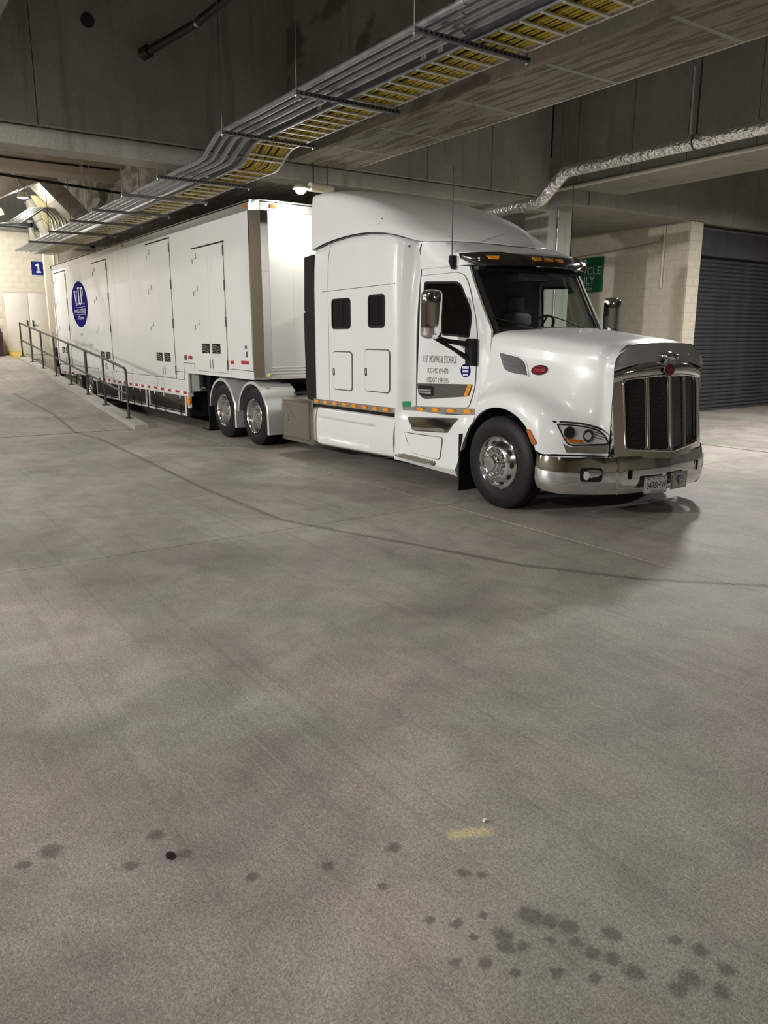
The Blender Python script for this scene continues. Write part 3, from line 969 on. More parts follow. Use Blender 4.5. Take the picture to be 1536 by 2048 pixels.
for k in (0.26, 0.52):
    MB().cyl((LX - 0.04, LY + k, LZ + 0.12), (LX - 0.04, LY + k, ZJ), 0.012, 8).done('stem', steel_dark, lt)
d = bpy.data.lights.new('lamp_light', 'AREA')
d.energy, d.color = 36, (1, 0.97, 0.9)
d.shape = 'DISK'
d.size = 0.16
o = bpy.data.objects.new('lamp_light', d)
COL.objects.link(o)
o.location = (LX + 0.12, LY, LZ - 0.09)
o.rotation_euler = Vector((-0.10, -0.02, -1)).to_track_quat('-Z', 'Y').to_euler()
setp(o, lt)

# ---------------------------------------------------------------- signs
def sign_number():
    t = thing('number_sign', 'square dark blue sign with a white number 1 above the cream doors', 'sign', (XW, 5.84, 3.89))
    fn = faceX(XW + 0.012)
    plate('board', sign_edge, t, rrect(5.60, 3.87, 6.09, 4.36, 0.01), fn, 0, 0.012)
    plate('blue_face', blue_sign, t, rrect(5.625, 3.895, 6.065, 4.335, 0.01), fn, 0.012, 0.003)
    u, v, s = 5.845, 4.115, 0.30
    one = [(-.30, -.5), (.34, -.5), (.34, -.33), (.13, -.33), (.13, .5), (-.06, .5), (-.36, .36), (-.36, .20), (-.10, .26), (-.10, -.33), (-.30, -.33)]
    plate('numeral', white_ink, t, [(u + a * s * .8, v + b * s) for a, b in one], fn, 0.015, 0.002)
sign_number()
def sign_recycle():
    t = thing('recycle_sign', 'green recycling sign with white letters on the block wall behind the cab', 'sign', (-14.4, 16.3, 3.0))
    fn = sideY(16.302)
    x0, x1, z0, z1 = -15.05, -13.77, 2.97, 3.85
    plate('board', green_sign, t, rrect(x0, z0, x1, z1, 0.03), fn, 0, 0.006)
    um = (x0 + x1) / 2
    text('lettering', 'RECYCLE', white_ink, t, fn, um, 3.50, 0.27, 1.0, off=0.008)
    text('lettering', 'ONLY', white_ink, t, fn, um, 3.27, 0.27, 1.0, off=0.008)
    text('lettering', 'NO TRASH', white_ink, t, fn, um, 3.065, 0.12, 1.0, off=0.008)
    plate('rule', white_ink, t, [(um - .36, 3.150), (um + .36, 3.150), (um + .36, 3.158), (um - .36, 3.158)], fn, 0.006, 0.002)
    # three chasing arrows
    c = (um, 3.715)
    for k in range(3):
        a0 = math.radians(90 + 120 * k)
        shaft = [(-0.055, 0.060), (0.020, 0.060), (0.020, 0.085), (0.066, 0.040), (0.020, -0.005), (0.020, 0.020), (-0.030, 0.020)]
        pts = [(c[0] + (x_ * math.cos(a0 - math.pi / 2) - (y_ + 0.018) * math.sin(a0 - math.pi / 2)), c[1] + (x_ * math.sin(a0 - math.pi / 2) + (y_ + 0.018) * math.cos(a0 - math.pi / 2))) for x_, y_ in shaft]
        plate('arrow', white_ink, t, pts, fn, 0.006, 0.002)
    for u, v in ((x1 - .04, z0 + .04), (x1 - .04, z1 - .04), (x0 + .04, z0 + .04), (x0 + .04, z1 - .04)):
        MB().cyl((u, 16.29, v), (u, 16.296, v), 0.010, 8).done('screw', galv, t)
sign_recycle()

# ---------------------------------------------------------------- railing on the kerb
rail_m = pm('railing_paint', (0.035, 0.034, 0.036), 0.42, var=0.15, scale=10)
px_ = [-16.63, -18.36, -19.88, -21.56, -23.22, -24.87, -26.39, -27.95]
rl = thing('handrail', 'dark two rail pipe handrail on the kerb of the sloping ramp', 'handrail', (-16.63, 4.85, 0.1))
def kz(x):
    return rampz(x) + 0.085
for i, x in enumerate(px_):
    r = 0.034 if i == 2 else 0.025
    z1 = kz(x) + 1.05
    if i == 0:
        continue
    MB().cyl((x, 4.85, kz(x)), (x, 4.85, z1), r, 14).done('post', rail_m, rl)
top = [Vector((-16.63, 4.85, kz(-16.63))), Vector((-16.63, 4.85, kz(-16.63) + 0.93))]
for k in range(1, 6):
    a = math.radians(18 * k)
    top.append(Vector((-16.63 - 0.12 * (1 - math.cos(a)), 4.85, kz(-16.63) + 0.93 + 0.12 * math.sin(a))))
top += [Vector((-18.36, 4.85, kz(-18.36) + 1.06)), Vector((px_[-1], 4.85, kz(px_[-1]) + 1.06))]
MB().tube(top, 0.026, 14).done('top_rail', rail_m, rl)
MB().tube([(-16.63, 4.85, kz(-16.63) + 0.50), (px_[-1], 4.85, kz(px_[-1]) + 0.52)], 0.024, 12).done('mid_rail', rail_m, rl)
for x in px_:
    bm = MB()
    bm.box(-0.09, -0.075, 0, 0.09, 0.075, 0.014, bev=0.003, seg=1)
    bmesh.ops.transform(bm.b, matrix=Matrix.Translation((x, 4.85, kz(x) - 0.002)) @ Matrix.Rotation(math.atan(RS), 4, 'Y'), verts=bm.b.verts)
    bm.done('base_plate', rail_m, rl)
# the dark bin by the doors
bn = thing('waste_bin', 'dark maroon bin standing at the top of the ramp by the cream doors', 'bin', (-28.9, 4.17, rampz(-28.9)))
mar = pm('maroon_plastic', (0.035, 0.014, 0.018), 0.45, var=0.15)
zb = rampz(-28.9) + 0.012
secs = [[Vector((-28.9 + sx * w, 4.17 + sy * w, zb + z)) for sx, sy in ((-1, -1), (1, -1), (1, 1), (-1, 1))] for z, w in ((0, 0.21), (0.02, 0.23), (0.62, 0.25), (0.66, 0.255))]
MB().loft(secs, True, True, True).done('body', mar, bn)
secs = [[Vector((-28.9 + sx * w, 4.17 + sy * w, zb + z)) for sx, sy in ((-1, -1), (1, -1), (1, 1), (-1, 1))] for z, w in ((0.665, 0.262), (0.70, 0.262), (0.93, 0.19), (0.95, 0.17))]
MB().loft(secs, True, True, True).done('lid', mar, bn)
# bits lying on the floor
o = MB().box(-1.981, 1.829, 0.001, -1.966, 1.845, 0.013, bev=0.003).done('paper_scrap', white_ink)
tag(o, 'tiny white crumpled scrap lying on the floor above the yellow smear', 'scrap')
o = MB().ball((-2.47, 0.755, 0.003), 0.022, 1.2, 0.8, 0.12).done('flattened_gum', black_m)
tag(o, 'small dark flattened lump on the floor left of centre', 'gum')

# ================================================================= the tractor
white_p = pm('white_truck_paint', (0.75, 0.75, 0.732), 0.30, var=0.015, scale=1.5, coat=0.30)
white_t = pm('white_trailer_skin', (0.72, 0.715, 0.69), 0.28, var=0.03, scale=0.8, coat=0.2, bump=0.02, bscale=1.2)
chrome = pm('chrome', (0.86, 0.86, 0.87), 0.05, metal=1.0, var=0.02, scale=4)
chrome_s = pm('satin_steel', (0.62, 0.60, 0.56), 0.28, metal=1.0, var=0.08, scale=5, rvar=0.08)
mirror_s = pm('mirror_stainless', (0.80, 0.79, 0.77), 0.07, metal=1.0, var=0.03, scale=3, bump=0.015, bscale=3)
tool_m = pm('tool_box_steel', (0.55, 0.52, 0.47), 0.22, metal=1.0, var=0.04, scale=2, rvar=0.03)
alu = pm('polished_wheel', (0.80, 0.80, 0.81), 0.13, metal=1.0, var=0.03, scale=8)
fender_m = pm('fender_stainless', (0.80, 0.80, 0.79), 0.22, metal=0.55, var=0.03, scale=3)
rubber = pm('tyre_rubber', (0.014, 0.014, 0.014), 0.5, var=0.25, scale=25, bump=0.15, bscale=60)
rubber_g = pm('seal_rubber', (0.010, 0.010, 0.010), 0.55, var=0.2, scale=25)
seam_m = pm('panel_seam', (0.10, 0.10, 0.098), 0.6, var=0.1)
chassis_m = pm('chassis_black', (0.010, 0.010, 0.011), 0.5, var=0.3, scale=9)
amber = pm('amber_lens', (0.85, 0.30, 0.015), 0.18, var=0.12, scale=30, coat=0.6)
amber_d = pm('amber_dark_lens', (0.48, 0.13, 0.02), 0.2, var=0.2, scale=30, coat=0.6)
red_m = pm('red_badge', (0.17, 0.008, 0.016), 0.25, var=0.1, scale=10, coat=0.5)
grey_panel = pm('grey_handle_panel', (0.075, 0.075, 0.062), 0.35, var=0.1, scale=8)
visor_m = pm('smoked_visor', (0.13, 0.125, 0.115), 0.09, metal=0.9, var=0.06, scale=5)
shield_m = pm('bug_shield', (0.37, 0.365, 0.35), 0.34, metal=0.0, var=0.05, scale=5)
glass_w = glass('windscreen_glass', (0.80, 0.86, 0.84))
glass_d = glass('tinted_side_glass', (0.17, 0.18, 0.165))
glass_c = glass('clear_lens_glass', (0.94, 0.94, 0.93))
inner_m = pm('cab_interior', (0.045, 0.045, 0.042), 0.7, var=0.2, scale=6)
dash_m = pm('dashboard', (0.10, 0.12, 0.115), 0.5, var=0.15, scale=6)
ink_d = pm('grey_lettering', (0.115, 0.115, 0.11), 0.5, var=0.08, scale=30)
ink_f = pm('faint_lettering', (0.33, 0.325, 0.31), 0.5, var=0.05, scale=30)
blue_d = pm('blue_decal', (0.010, 0.007, 0.135), 0.8, var=0.05, scale=5, spec=0.05)
green_d = pm('green_sticker', (0.03, 0.33, 0.12), 0.5, var=0.1)
top_rail_m = pm('vent_wire', (0.55, 0.55, 0.54), 0.3, metal=0.8, var=0.1, scale=30)
mesh_m = pm('grille_mesh_wire', (0.20, 0.20, 0.195), 0.3, metal=0.9, var=0.1, scale=40)
silver_r = pm('lamp_reflector', (0.80, 0.80, 0.79), 0.28, metal=0.45, var=0.1, scale=14)

YC = 6.98
truck = thing('semi_truck', 'white sleeper cab semi truck with chrome grille and bumper', 'truck', (-8.0, YC, 0))
def near(fn2):
    """map (u=X, v=z, off) for the near side given half-width fn2(X, z)"""
    return lambda u, v, d: Vector((u, YC - fn2(u, v) - d, v))
def far(fn2):
    return lambda u, v, d: Vector((u, YC + fn2(u, v) + d, v))

def mirror_secs(secs):
    """half profiles given as (X, d, z) from the near side to the centre -> full profiles"""
    out = []
    for s in secs:
        a = [Vector((x, YC - d, z)) for x, d, z in s]
        b = [Vector((x, YC + d, z)) for x, d, z in reversed(s[:-1] if abs(s[-1][1]) < 1e-6 else s)]
        out.append(a + b)
    return out

# ---- wheels
def tyre_prof(R, w, rr):
    s = w / 2
    return [(rr - 0.012, -s * 0.80), (rr + 0.012, -s * 0.90), (rr + 0.06, -s * 0.99), (rr + 0.105, -s), (R - 0.075, -s * 0.97), (R - 0.07, -s * 0.955), (R - 0.035, -s * 0.90), (R - 0.012, -s * 0.80), (R, -s * 0.70),
            (R, -s * 0.42), (R - 0.014, -s * 0.41), (R - 0.014, -s * 0.36), (R, -s * 0.35), (R, -s * 0.04), (R - 0.014, -s * 0.03), (R - 0.014, s * 0.03), (R, s * 0.04), (R, s * 0.35), (R - 0.014, s * 0.36), (R - 0.014, s * 0.41), (R, s * 0.42), (R, s * 0.70),
            (R - 0.035, s * 0.90), (R - 0.11, s), (rr + 0.06, s * 0.99), (rr - 0.012, s * 0.80)]

def make_steer_wheel(parent, c, side):
    """c = wheel centre; outer face towards -Y when side=-1"""
    f = -side
    w = part_empty('wheel', parent, c)
    MB().lathe(tyre_prof(0.505, 0.285, 0.285), c, 'Y', 72, flip=f).done('tyre', rubber, w, angle=25)
    o = -0.135
    prof = [(0.270, 0.10), (0.272, o + 0.03), (0.290, o + 0.012), (0.297, o), (0.290, o - 0.008), (0.282, o), (0.270, o + 0.022), (0.262, o + 0.030), (0.250, o + 0.020), (0.205, o - 0.028), (0.180, o - 0.040), (0.172, o - 0.044), (0.165, o - 0.038), (0.0, o - 0.036)]
    MB().lathe(prof, c, 'Y', 64, flip=f).done('rim', alu, w, angle=40)
    hub = [(0.112, o - 0.036), (0.108, o - 0.075), (0.095, o - 0.092), (0.088, o - 0.095), (0.086, o - 0.115), (0.078, o - 0.125), (0.0, o - 0.128)]
    MB().lathe(hub, c, 'Y', 40, flip=f).done('hub_cap', chrome, w)
    me_n = me_h = None
    for k in range(10):
        a = 2 * math.pi * (k + 0.5) / 10
        if me_n is None:
            n = MB().lathe([(0.021, 0.0), (0.021, -0.012), (0.016, -0.016), (0.015, -0.046), (0.010, -0.056), (0.0, -0.058)], (0, 0, 0), 'Y', 12, flip=f).done('lug_nut', chrome, w)
            h = MB()
            h.prism(ellipse(0, 0, 0.036, 0.024, 20), lambda u, v, d: Vector((u, d * f, v)), 0.0, 0.010)
            h = h.done('hand_hole', rubber_g, w)
            me_n, me_h = n.data, h.data
        else:
            n, h = link('lug_nut', me_n, w), link('hand_hole', me_h, w)
        n.location = Vector(c) + Vector((0.142 * math.cos(a), (o - 0.037) * f, 0.142 * math.sin(a)))
        # hole lies on the cone of the disc
        nrm = Vector((math.cos(a), 0, math.sin(a)))
        a2 = a + math.pi / 10
        nrm = Vector((math.cos(a2), 0, math.sin(a2)))
        tang = Vector((-math.sin(a2), 0, math.cos(a2)))
        cone = (nrm * 0.045 + Vector((0, 0.048 * f, 0))).normalized()
        n3 = tang.cross(cone).normalized()
        if n3.y * f > 0:
            n3 = -n3
        R3 = Matrix((tang, -n3 * f, cone)).transposed().to_4x4()
        p = Vector(c) + nrm * 0.2275 + Vector((0, (o - 0.0045) * f, 0)) + n3 * 0.001
        h.matrix_basis = Matrix.Translation(p) @ R3
    return w

def make_drive_wheel(parent, c, side):
    f = -side
    w = part_empty('wheel', parent, c)
    o = -0.135
    MB().lathe(tyre_prof(0.505, 0.275, 0.285), c, 'Y', 64, flip=f).done('tyre', rubber, w, angle=25)
    c2 = Vector(c) + Vector((0, 0.33 * f, 0))
    MB().lathe(tyre_prof(0.505, 0.275, 0.285), c2, 'Y', 48, flip=f).done('inner_tyre', rubber, w, angle=25)
    prof = [(0.290, o + 0.012), (0.297, o), (0.290, o - 0.006), (0.278, o + 0.004), (0.262, o + 0.030), (0.252, o + 0.07), (0.245, o + 0.15), (0.232, o + 0.185), (0.20, o + 0.20), (0.175, o + 0.202), (0.13, o + 0.202)]
    MB().lathe(prof, c, 'Y', 64, flip=f).done('rim', alu, w, angle=40)
    hub = [(0.135, o + 0.202), (0.128, o + 0.19), (0.118, o + 0.06), (0.105, o + 0.03), (0.085, o + 0.026), (0.0, o + 0.024)]
    MB().lathe(hub, c, 'Y', 36, flip=f).done('hub_cap', chrome_s, w)
    me_n = me_h = None
    for k in range(10):
        a = 2 * math.pi * (k + 0.5) / 10
        if me_n is None:
            n = MB().lathe([(0.019, 0.0), (0.019, -0.012), (0.015, -0.016), (0.014, -0.042), (0.0, -0.05)], (0, 0, 0), 'Y', 10, flip=f).done('lug_nut', chrome, w)
            h = MB().prism(ellipse(0, 0, 0.026, 0.020, 14), lambda u, v, d: Vector((u, d * f, v)), -0.002, 0.004).done('hand_hole', rubber_g, w)
            me_n, me_h = n.data, h.data
        else:
            n, h = link('lug_nut', me_n, w), link('hand_hole', me_h, w)
        n.location = Vector(c) + Vector((0.165 * math.cos(a), (o + 0.202) * f, 0.165 * math.sin(a)))
        a2 = a + math.pi / 10
        h.location = Vector(c) + Vector((0.208 * math.cos(a2), (o + 0.196) * f, 0.208 * math.sin(a2)))
    return w
XF, XR1, XR2, ZW = -6.16, -12.33, -13.65, 0.503
make_steer_wheel(truck, (XF, 5.885, ZW), -1)
make_steer_wheel(truck, (XF, 2 * YC - 5.885, ZW), 1)
for x in (XR1, XR2):
    make_drive_wheel(truck, (x, 5.885, ZW), -1)
    make_drive_wheel(truck, (x, 2 * YC - 5.885, ZW), 1)

# ---- chassis
for y in (6.55, 7.41):
    box('frame_rail', chassis_m, truck, -14.4, y - 0.04, 0.62, -5.25, y + 0.04, 0.90, bev=0.01, seg=1)
for x in (XF, XR1, XR2):
    MB().cyl((x, 5.95, ZW), (x, 2 * YC - 5.95, ZW), 0.075, 14).done('axle', chassis_m, truck)
MB().ball((XR1, YC, ZW), 0.22).ball((XR2, YC, ZW), 0.22).done('differential', chassis_m, truck)
box('engine_block', chassis_m, truck, -7.3, 6.50, 0.45, -5.5, 7.46, 1.35, bev=0.05)
box('fifth_wheel', chassis_m, truck, -13.5, 6.45, 0.98, -12.5, 7.51, 1.06, bev=0.03)
box('deck_plate', chassis_m, truck, -12.4, 6.3, 0.90, -10.25, 7.66, 0.925)
for sy in (-1, 1):
    y = YC + sy * 0.80
    MB().cyl((-10.1, y, 0.56), (-7.4, y, 0.56), 0.27, 24).done('fuel_tank', chassis_m, truck)
    box('mud_flap', rubber_g, truck, -6.84, YC + sy * 0.86, 0.08, -6.82, YC + sy * 1.22, 0.75)
    box('mud_flap', rubber_g, truck, -14.32, YC + sy * 0.66, 0.10, -14.30, YC + sy * 1.26, 0.72)
    # half-round stainless fenders over the drive wheels
    for x in (XR1, XR2):
        secs = []
        arc = [(-0.625, -0.02)]
        angs = [math.radians(a) for a in range(176, 26, -10)]
        pts = [(0.60 * math.cos(a), 0.60 * math.sin(a)) for a in angs]
        end = 0.615
        pts += [(0.60, 0.18), (end, 0.05), (end + 0.004, -0.10), (end + 0.005, -0.27)]
        ya, yb = YC + sy * 1.27, YC + sy * 0.64
        rows = []
        for (px2, pz2) in pts:
            rows.append([Vector((x + px2, ya, ZW + pz2 - 0.055)), Vector((x + px2, ya, ZW + pz2)), Vector((x + px2, yb, ZW + pz2)), ])
        # rolled outer edge turns inward towards the hub
        rows = []
        for (px2, pz2) in pts:
            l = math.hypot(px2, max(pz2, 0.0)) or 1
            nx, nz = (px2 / l, max(pz2, 0) / l)
            rows.append([Vector((x + px2 - nx * 0.05, ya - sy * 0.004, ZW + pz2 - nz * 0.05)), Vector((x + px2 - nx * 0.012, ya, ZW + pz2 - nz * 0.012)), Vector((x + px2, ya - sy * 0.012, ZW + pz2)), Vector((x + px2, yb, ZW + pz2))])
        MB().loft(rows).done('wheel_fender', fender_m, truck, angle=30)
# battery and tool box behind the cab steps
for sy in (-1, 1):
    ya = YC + sy * 1.25
    yb = YC + sy * 0.62
    tb = box('tool_box', tool_m, truck, -11.24, ya, 0.23, -10.21, yb, 0.915, bev=0.008)
    if sy < 0:
        fn = sideY(ya)
        plate('tool_door', tool_m, tb, rrect(-11.14, 0.30, -10.33, 0.855, 0.02), fn, 0.0, 0.012)
        line_tube('door_gap', seam_m, tb, [fn(u, v, 0.006) for u, v in rrect(-11.15, 0.29, -10.32, 0.865, 0.02) + [(-11.13, 0.29)]], 0.006)
        for du in (0, 1):
            bmx = MB()
            u0, u1 = -11.12, -10.35
            a, b = ((u0, 0.32), (u1, 0.835)) if du else ((u0, 0.835), (u1, 0.32))
            bmx.tube([fn(*a, 0.011), fn(*b, 0.011)], 0.005, 6)
            bmx.done('pressed_rib', chrome_s, tb)
        MB().cyl(fn(-11.02, 0.62, 0.01), fn(-11.02, 0.62, 0.03), 0.022, 12).done('latch', chrome, tb)
        MB().cyl(fn(-11.02, 0.55, 0.01), fn(-11.02, 0.55, 0.022), 0.016, 12).done('lock', chrome, tb)
        box('tool_step', chrome, tb, -11.24, ya - 0.004, 0.905, -10.21, ya + 0.02, 0.92)

# ---- sleeper
SL0, SL1 = -10.18, -8.06
def seam_z(x):
    P = [(-10.2, 3.06), (-9.72, 3.135), (-9.2, 3.165), (-8.63, 3.15), (-8.26, 3.10), (-7.95, 3.01), (-7.85, 2.96), (-7.4, 2.955), (-7.1, 2.93), (-6.9, 2.88), (-6.72, 2.83)]
    return float(np.interp(x, [p[0] for p in P], [p[1] for p in P]))
def d_sleep(x, z):
    d = 1.245
    if x > -8.12:
        t = min(1, (x + 8.12) / 0.24)
        d -= (0.195 + (0.055 * ((z - 1.95) / 0.65) ** 1.3 if z > 1.95 else 0)) * t * t * (3 - 2 * t)
    if x < -10.08:
        d -= 0.04 * ((-10.08 - x) / 0.1) ** 2
    if z > 2.5 and x < -8.0:
        d -= 0.035 * ((z - 2.5) / 0.6) ** 2
    return d
def sleeper_shell():
    xs = [-10.18, -10.13, -10.08, -9.7, -9.2, -8.7, -8.3, -8.14, -8.08, -8.03, -7.98, -7.93, -7.88]
    bm = MB()
    secs = []
    for x in xs:
        zt = seam_z(x) - 0.012
        zs = [0.90, 1.3, 1.7, 2.1, 2.5, 2.8, zt - 0.10, zt - 0.03, zt]
        prof = [(x, d_sleep(x, z), z) for z in zs]
        prof[-1] = (x, d_sleep(x, zt) - 0.03, zt)
        prof.append((x, 0.0, zt))
        secs.append(prof)
    full = mirror_secs(secs)
    bm.loft(full, cap0=True)
    return bm.done('sleeper_shell', white_p, truck, angle=50)
sleeper = sleeper_shell()
nS = near(d_sleep)
# seams of the sleeper side
def seam(name, parent, pts, r=0.0045, mat=None, fn=None):
    return line_tube(name, mat or seam_m, parent, [(fn or nS)(u, v, 0.0) for u, v in pts], r, 6)
seam('body_seam', sleeper, [(-9.72, z) for z in np.linspace(0.92, 2.47, 6)], 0.003)
seam('body_seam', sleeper, [(-9.72 + 0.0 * z, z) for z in np.linspace(2.47, 2.95, 5)] + [(-9.69, 3.06), (-9.63, 3.12)], 0.004)
seam('body_seam', sleeper, [(x, 2.47 + 0.012 * (x + 9.72)) for x in np.linspace(-10.16, -8.10, 8)], 0.004)
# side windows and luggage doors
def win(name, u0, v0, u1, v1, parent=sleeper):
    w = plate(name, rubber_g, parent, rrect(u0, v0, u1, v1, 0.07, 6), nS, 0.0, 0.012, holes=[rrect(u0 + .028, v0 + .028, u1 - .028, v1 - .028, 0.05, 6)])
    plate('pane', pm('dark_pane', (0.012, 0.012, 0.012), 0.06, var=0.1), w, rrect(u0 + .025, v0 + .025, u1 - .025, v1 - .025, 0.05, 6), nS, 0.0, 0.004)
    box('window_bar', rubber_g, w, (u0 + u1) / 2 + 0.02, 5.725, v0 + 0.03, (u0 + u1) / 2 + 0.04, 5.735, v1 - 0.03)
    return w
win('side_window', -9.62, 1.95, -9.13, 2.36)
win('side_window', -8.69, 1.96, -8.31, 2.38)
for (u0, v0, u1, v1) in ((-9.60, 1.125, -9.10, 1.635), (-8.77, 1.145, -8.20, 1.675)):
    d_ = plate('luggage_door', white_p, sleeper, rrect(u0, v0, u1, v1, 0.06, 6), nS, 0.002, 0.012, cuts=1)
    loop = rrect(u0 - .008, v0 - .008, u1 + .008, v1 + .008, 0.065, 6)
    line_tube('door_gap', seam_m, d_, [nS(u, v, 0.002) for u, v in loop + loop[:1]], 0.007)
    hz_ = (v0 + v1) / 2 - 0.02
    plate('latch_plate', rubber_g, d_, rrect(u0 + 0.012, hz_ - 0.05, u0 + 0.055, hz_ + 0.05, 0.012), nS, 0.012, 0.006)
    plate('latch', chrome, d_, rrect(u0 + 0.020, hz_ - 0.03, u0 + 0.045, hz_ + 0.04, 0.008), nS, 0.016, 0.012)
for (u, v) in ((-8.0, 2.93),):
    MB().cyl(nS(u, v, -0.01), nS(u, v, 0.008), 0.012, 10).done('roof_bolt', seam_m, sleeper)
plate('green_sticker', green_d, sleeper, rrect(-8.02, 0.97, -7.945, 1.045, 0.015), nS, 0.001, 0.002, cuts=1)
# gap extender at the back of the sleeper
for sy in (-1, 1):
    f = (lambda u, v, d: Vector((u, YC - 1.21 - d, v))) if sy < 0 else (lambda u, v, d: Vector((u, YC + 1.21 + d, v)))
    pl = [(-10.16, 0.92), (-10.16, 3.0), (-10.43, 2.98), (-10.46, 2.25), (-10.45, 2.22), (-10.40, 2.21), (-10.48, 2.19), (-10.46, 1.2), (-10.42, 0.92)]
    plate('gap_extender', rubber_g, truck, pl, f, -0.015, 0.03)

# ---- roof fairing
def rf():
    S = [
        (-10.19, [(1.226, 3.06), (1.222, 3.45), (1.20, 3.74), (1.165, 3.80), (1.10, 3.825), (0.80, 3.865), (0.45, 3.90), (0, 3.91)]),
        (-9.80, [(1.230, 3.125), (1.220, 3.48), (1.19, 3.71), (1.15, 3.775), (1.07, 3.81), (0.78, 3.85), (0.42, 3.87), (0, 3.875)]),
        (-9.20, [(1.228, 3.165), (1.205, 3.40), (1.155, 3.57), (1.10, 3.64), (1.02, 3.68), (0.75, 3.72), (0.40, 3.742), (0, 3.75)]),
        (-8.63, [(1.222, 3.15), (1.185, 3.30), (1.11, 3.42), (1.04, 3.475), (0.95, 3.505), (0.70, 3.55), (0.38, 3.58), (0, 3.59)]),
        (-8.20, [(1.19, 3.085), (1.14, 3.19), (1.05, 3.27), (0.97, 3.31), (0.88, 3.34), (0.65, 3.39), (0.35, 3.432), (0, 3.445)]),
        (-7.88, [(1.045, 2.985), (1.015, 3.05), (0.95, 3.11), (0.88, 3.15), (0.80, 3.18), (0.60, 3.245), (0.32, 3.305), (0, 3.325)]),
        (-7.66, [(0.90, 2.965), (0.88, 3.00), (0.83, 3.04), (0.77, 3.07), (0.70, 3.10), (0.52, 3.165), (0.28, 3.225), (0, 3.245)]),
        (-7.45, [(0.735, 2.955), (0.715, 2.975), (0.67, 3.00), (0.62, 3.025), (0.56, 3.05), (0.42, 3.10), (0.22, 3.15), (0, 3.165)]),
        (-7.28, [(0.56, 2.935), (0.545, 2.95), (0.51, 2.965), (0.47, 2.98), (0.42, 2.998), (0.31, 3.035), (0.165, 3.07), (0, 3.085)]),
        (-7.14, [(0.39, 2.915), (0.38, 2.923), (0.355, 2.932), (0.325, 2.942), (0.29, 2.952), (0.215, 2.975), (0.115, 3.0), (0, 3.01)]),
        (-7.04, [(0.24, 2.895), (0.235, 2.90), (0.22, 2.905), (0.20, 2.91), (0.18, 2.915), (0.13, 2.925), (0.07, 2.94), (0, 2.945)]),
        (-7.00, [(0.14, 2.885), (0.137, 2.887), (0.13, 2.889), (0.12, 2.891), (0.105, 2.893), (0.08, 2.896), (0.04, 2.90), (0, 2.902)]),
    ]
    A = np.array([[(x, d, z) for d, z in p] for x, p in S])          # stations x points x 3
    B = catmull(A.reshape(len(S), -1), 4).reshape(-1, A.shape[1], 3)
    secs = []
    for row in B:
        q = catmull(row, 3)
        secs.append([tuple(p) for p in q])
    return MB().loft(mirror_secs(secs), cap0=True).done('roof_fairing', white_p, truck, angle=75)
roof = rf()
# dark line where fairing and sleeper meet
ln = []
for x in np.linspace(-10.17, -7.9, 26):
    ln.append(nS(x, seam_z(x) - 0.004, -0.016))
line_tube('fairing_seam', seam_m, truck, ln, 0.005)
bv_roof = bvh_of(roof)
for (u, v) in ((-8.52, 3.24), (-8.50, 3.30), (-7.60, 3.02)):
    p_ = proj(bv_roof, (0, 5.0, 0), (1, 0, 0), (0, 0, 1), (0, 1, 0))(u, v, 0.0)
    MB().ball(p_, 0.010, 1, 0.6, 1, 8, 6).done('roof_bolt', seam_m, roof)

# ---- cab
def d_cab(x, z):
    d = 1.05 - 0.083 * (x + 7.88) / 0.98
    if z > 1.95:
        d -= 0.055 * ((z - 1.95) / 0.65) ** 1.3
    return d
nC, fC = near(d_cab), far(d_cab)
XA0, ZA0, XA1, ZA1 = -6.66, 1.925, -7.085, 2.625           # front pillar, bottom and top of the glass
def pillar_x(z):
    return XA0 + (XA1 - XA0) * (z - ZA0) / (ZA1 - ZA0)
win_pts = [(-7.80, 1.885), (-6.965, 1.835), (-6.925, 2.10), (-7.175, 2.475), (-7.80, 2.505)]
win_r = [0.03, 0.03, 0.10, 0.09, 0.04]
w_out = rpoly(win_pts, win_r, 5)
cu = sum(p[0] for p in win_pts) / 5
cv = sum(p[1] for p in win_pts) / 5
w_in = rpoly([(cu + (u - cu) * 0.94, cv + (v - cv) * 0.92) for u, v in win_pts], win_r, 5)
side_out = [(-7.88, 0.93), (-6.74, 0.99), (-6.66, 1.30), (-6.64, 1.92), (pillar_x(2.20) + 0.01, 2.20), (pillar_x(2.45) + 0.01, 2.45), (XA1 + 0.01, 2.64), (-7.35, 2.66), (-7.88, 2.66)]
for f_, nm in ((nC, 'cab_side'), (fC, 'cab_side')):
    plate(nm, white_p, truck, side_out, f_, -0.03, 0.03, holes=[w_out])
door_pts = [(-7.87, 0.985), (-6.96, 1.03), (-6.86, 1.28), (-6.845, 1.98), (-7.03, 2.42), (-7.12, 2.545), (-7.25, 2.58), (-7.87, 2.575)]
d_out = rpoly(door_pts, [0.02, 0.05, 0.10, 0.2, 0.1, 0.06, 0.1, 0.03], 5)
door_n = plate('door', white_p, truck, d_out, nC, 0.0, 0.012, holes=[w_out])
door_f = plate('door', white_p, truck, d_out, fC, 0.0, 0.012, holes=[w_out])
for f_, dr in ((nC, door_n), (fC, door_f)):
    plate('window_seal', rubber_g, dr, w_out, f_, 0.006, 0.010, holes=[w_in])
    plate('window_glass', glass_d if dr is door_n else glass_w, dr, [(cu + (u - cu) * 1.0, cv + (v - cv) * 1.0) for u, v in w_in], f_, 0.004, 0.004)
    line_tube('door_gap', seam_m, dr, [f_(u, v, 0.003) for u, v in d_out + d_out[:1]], 0.006)
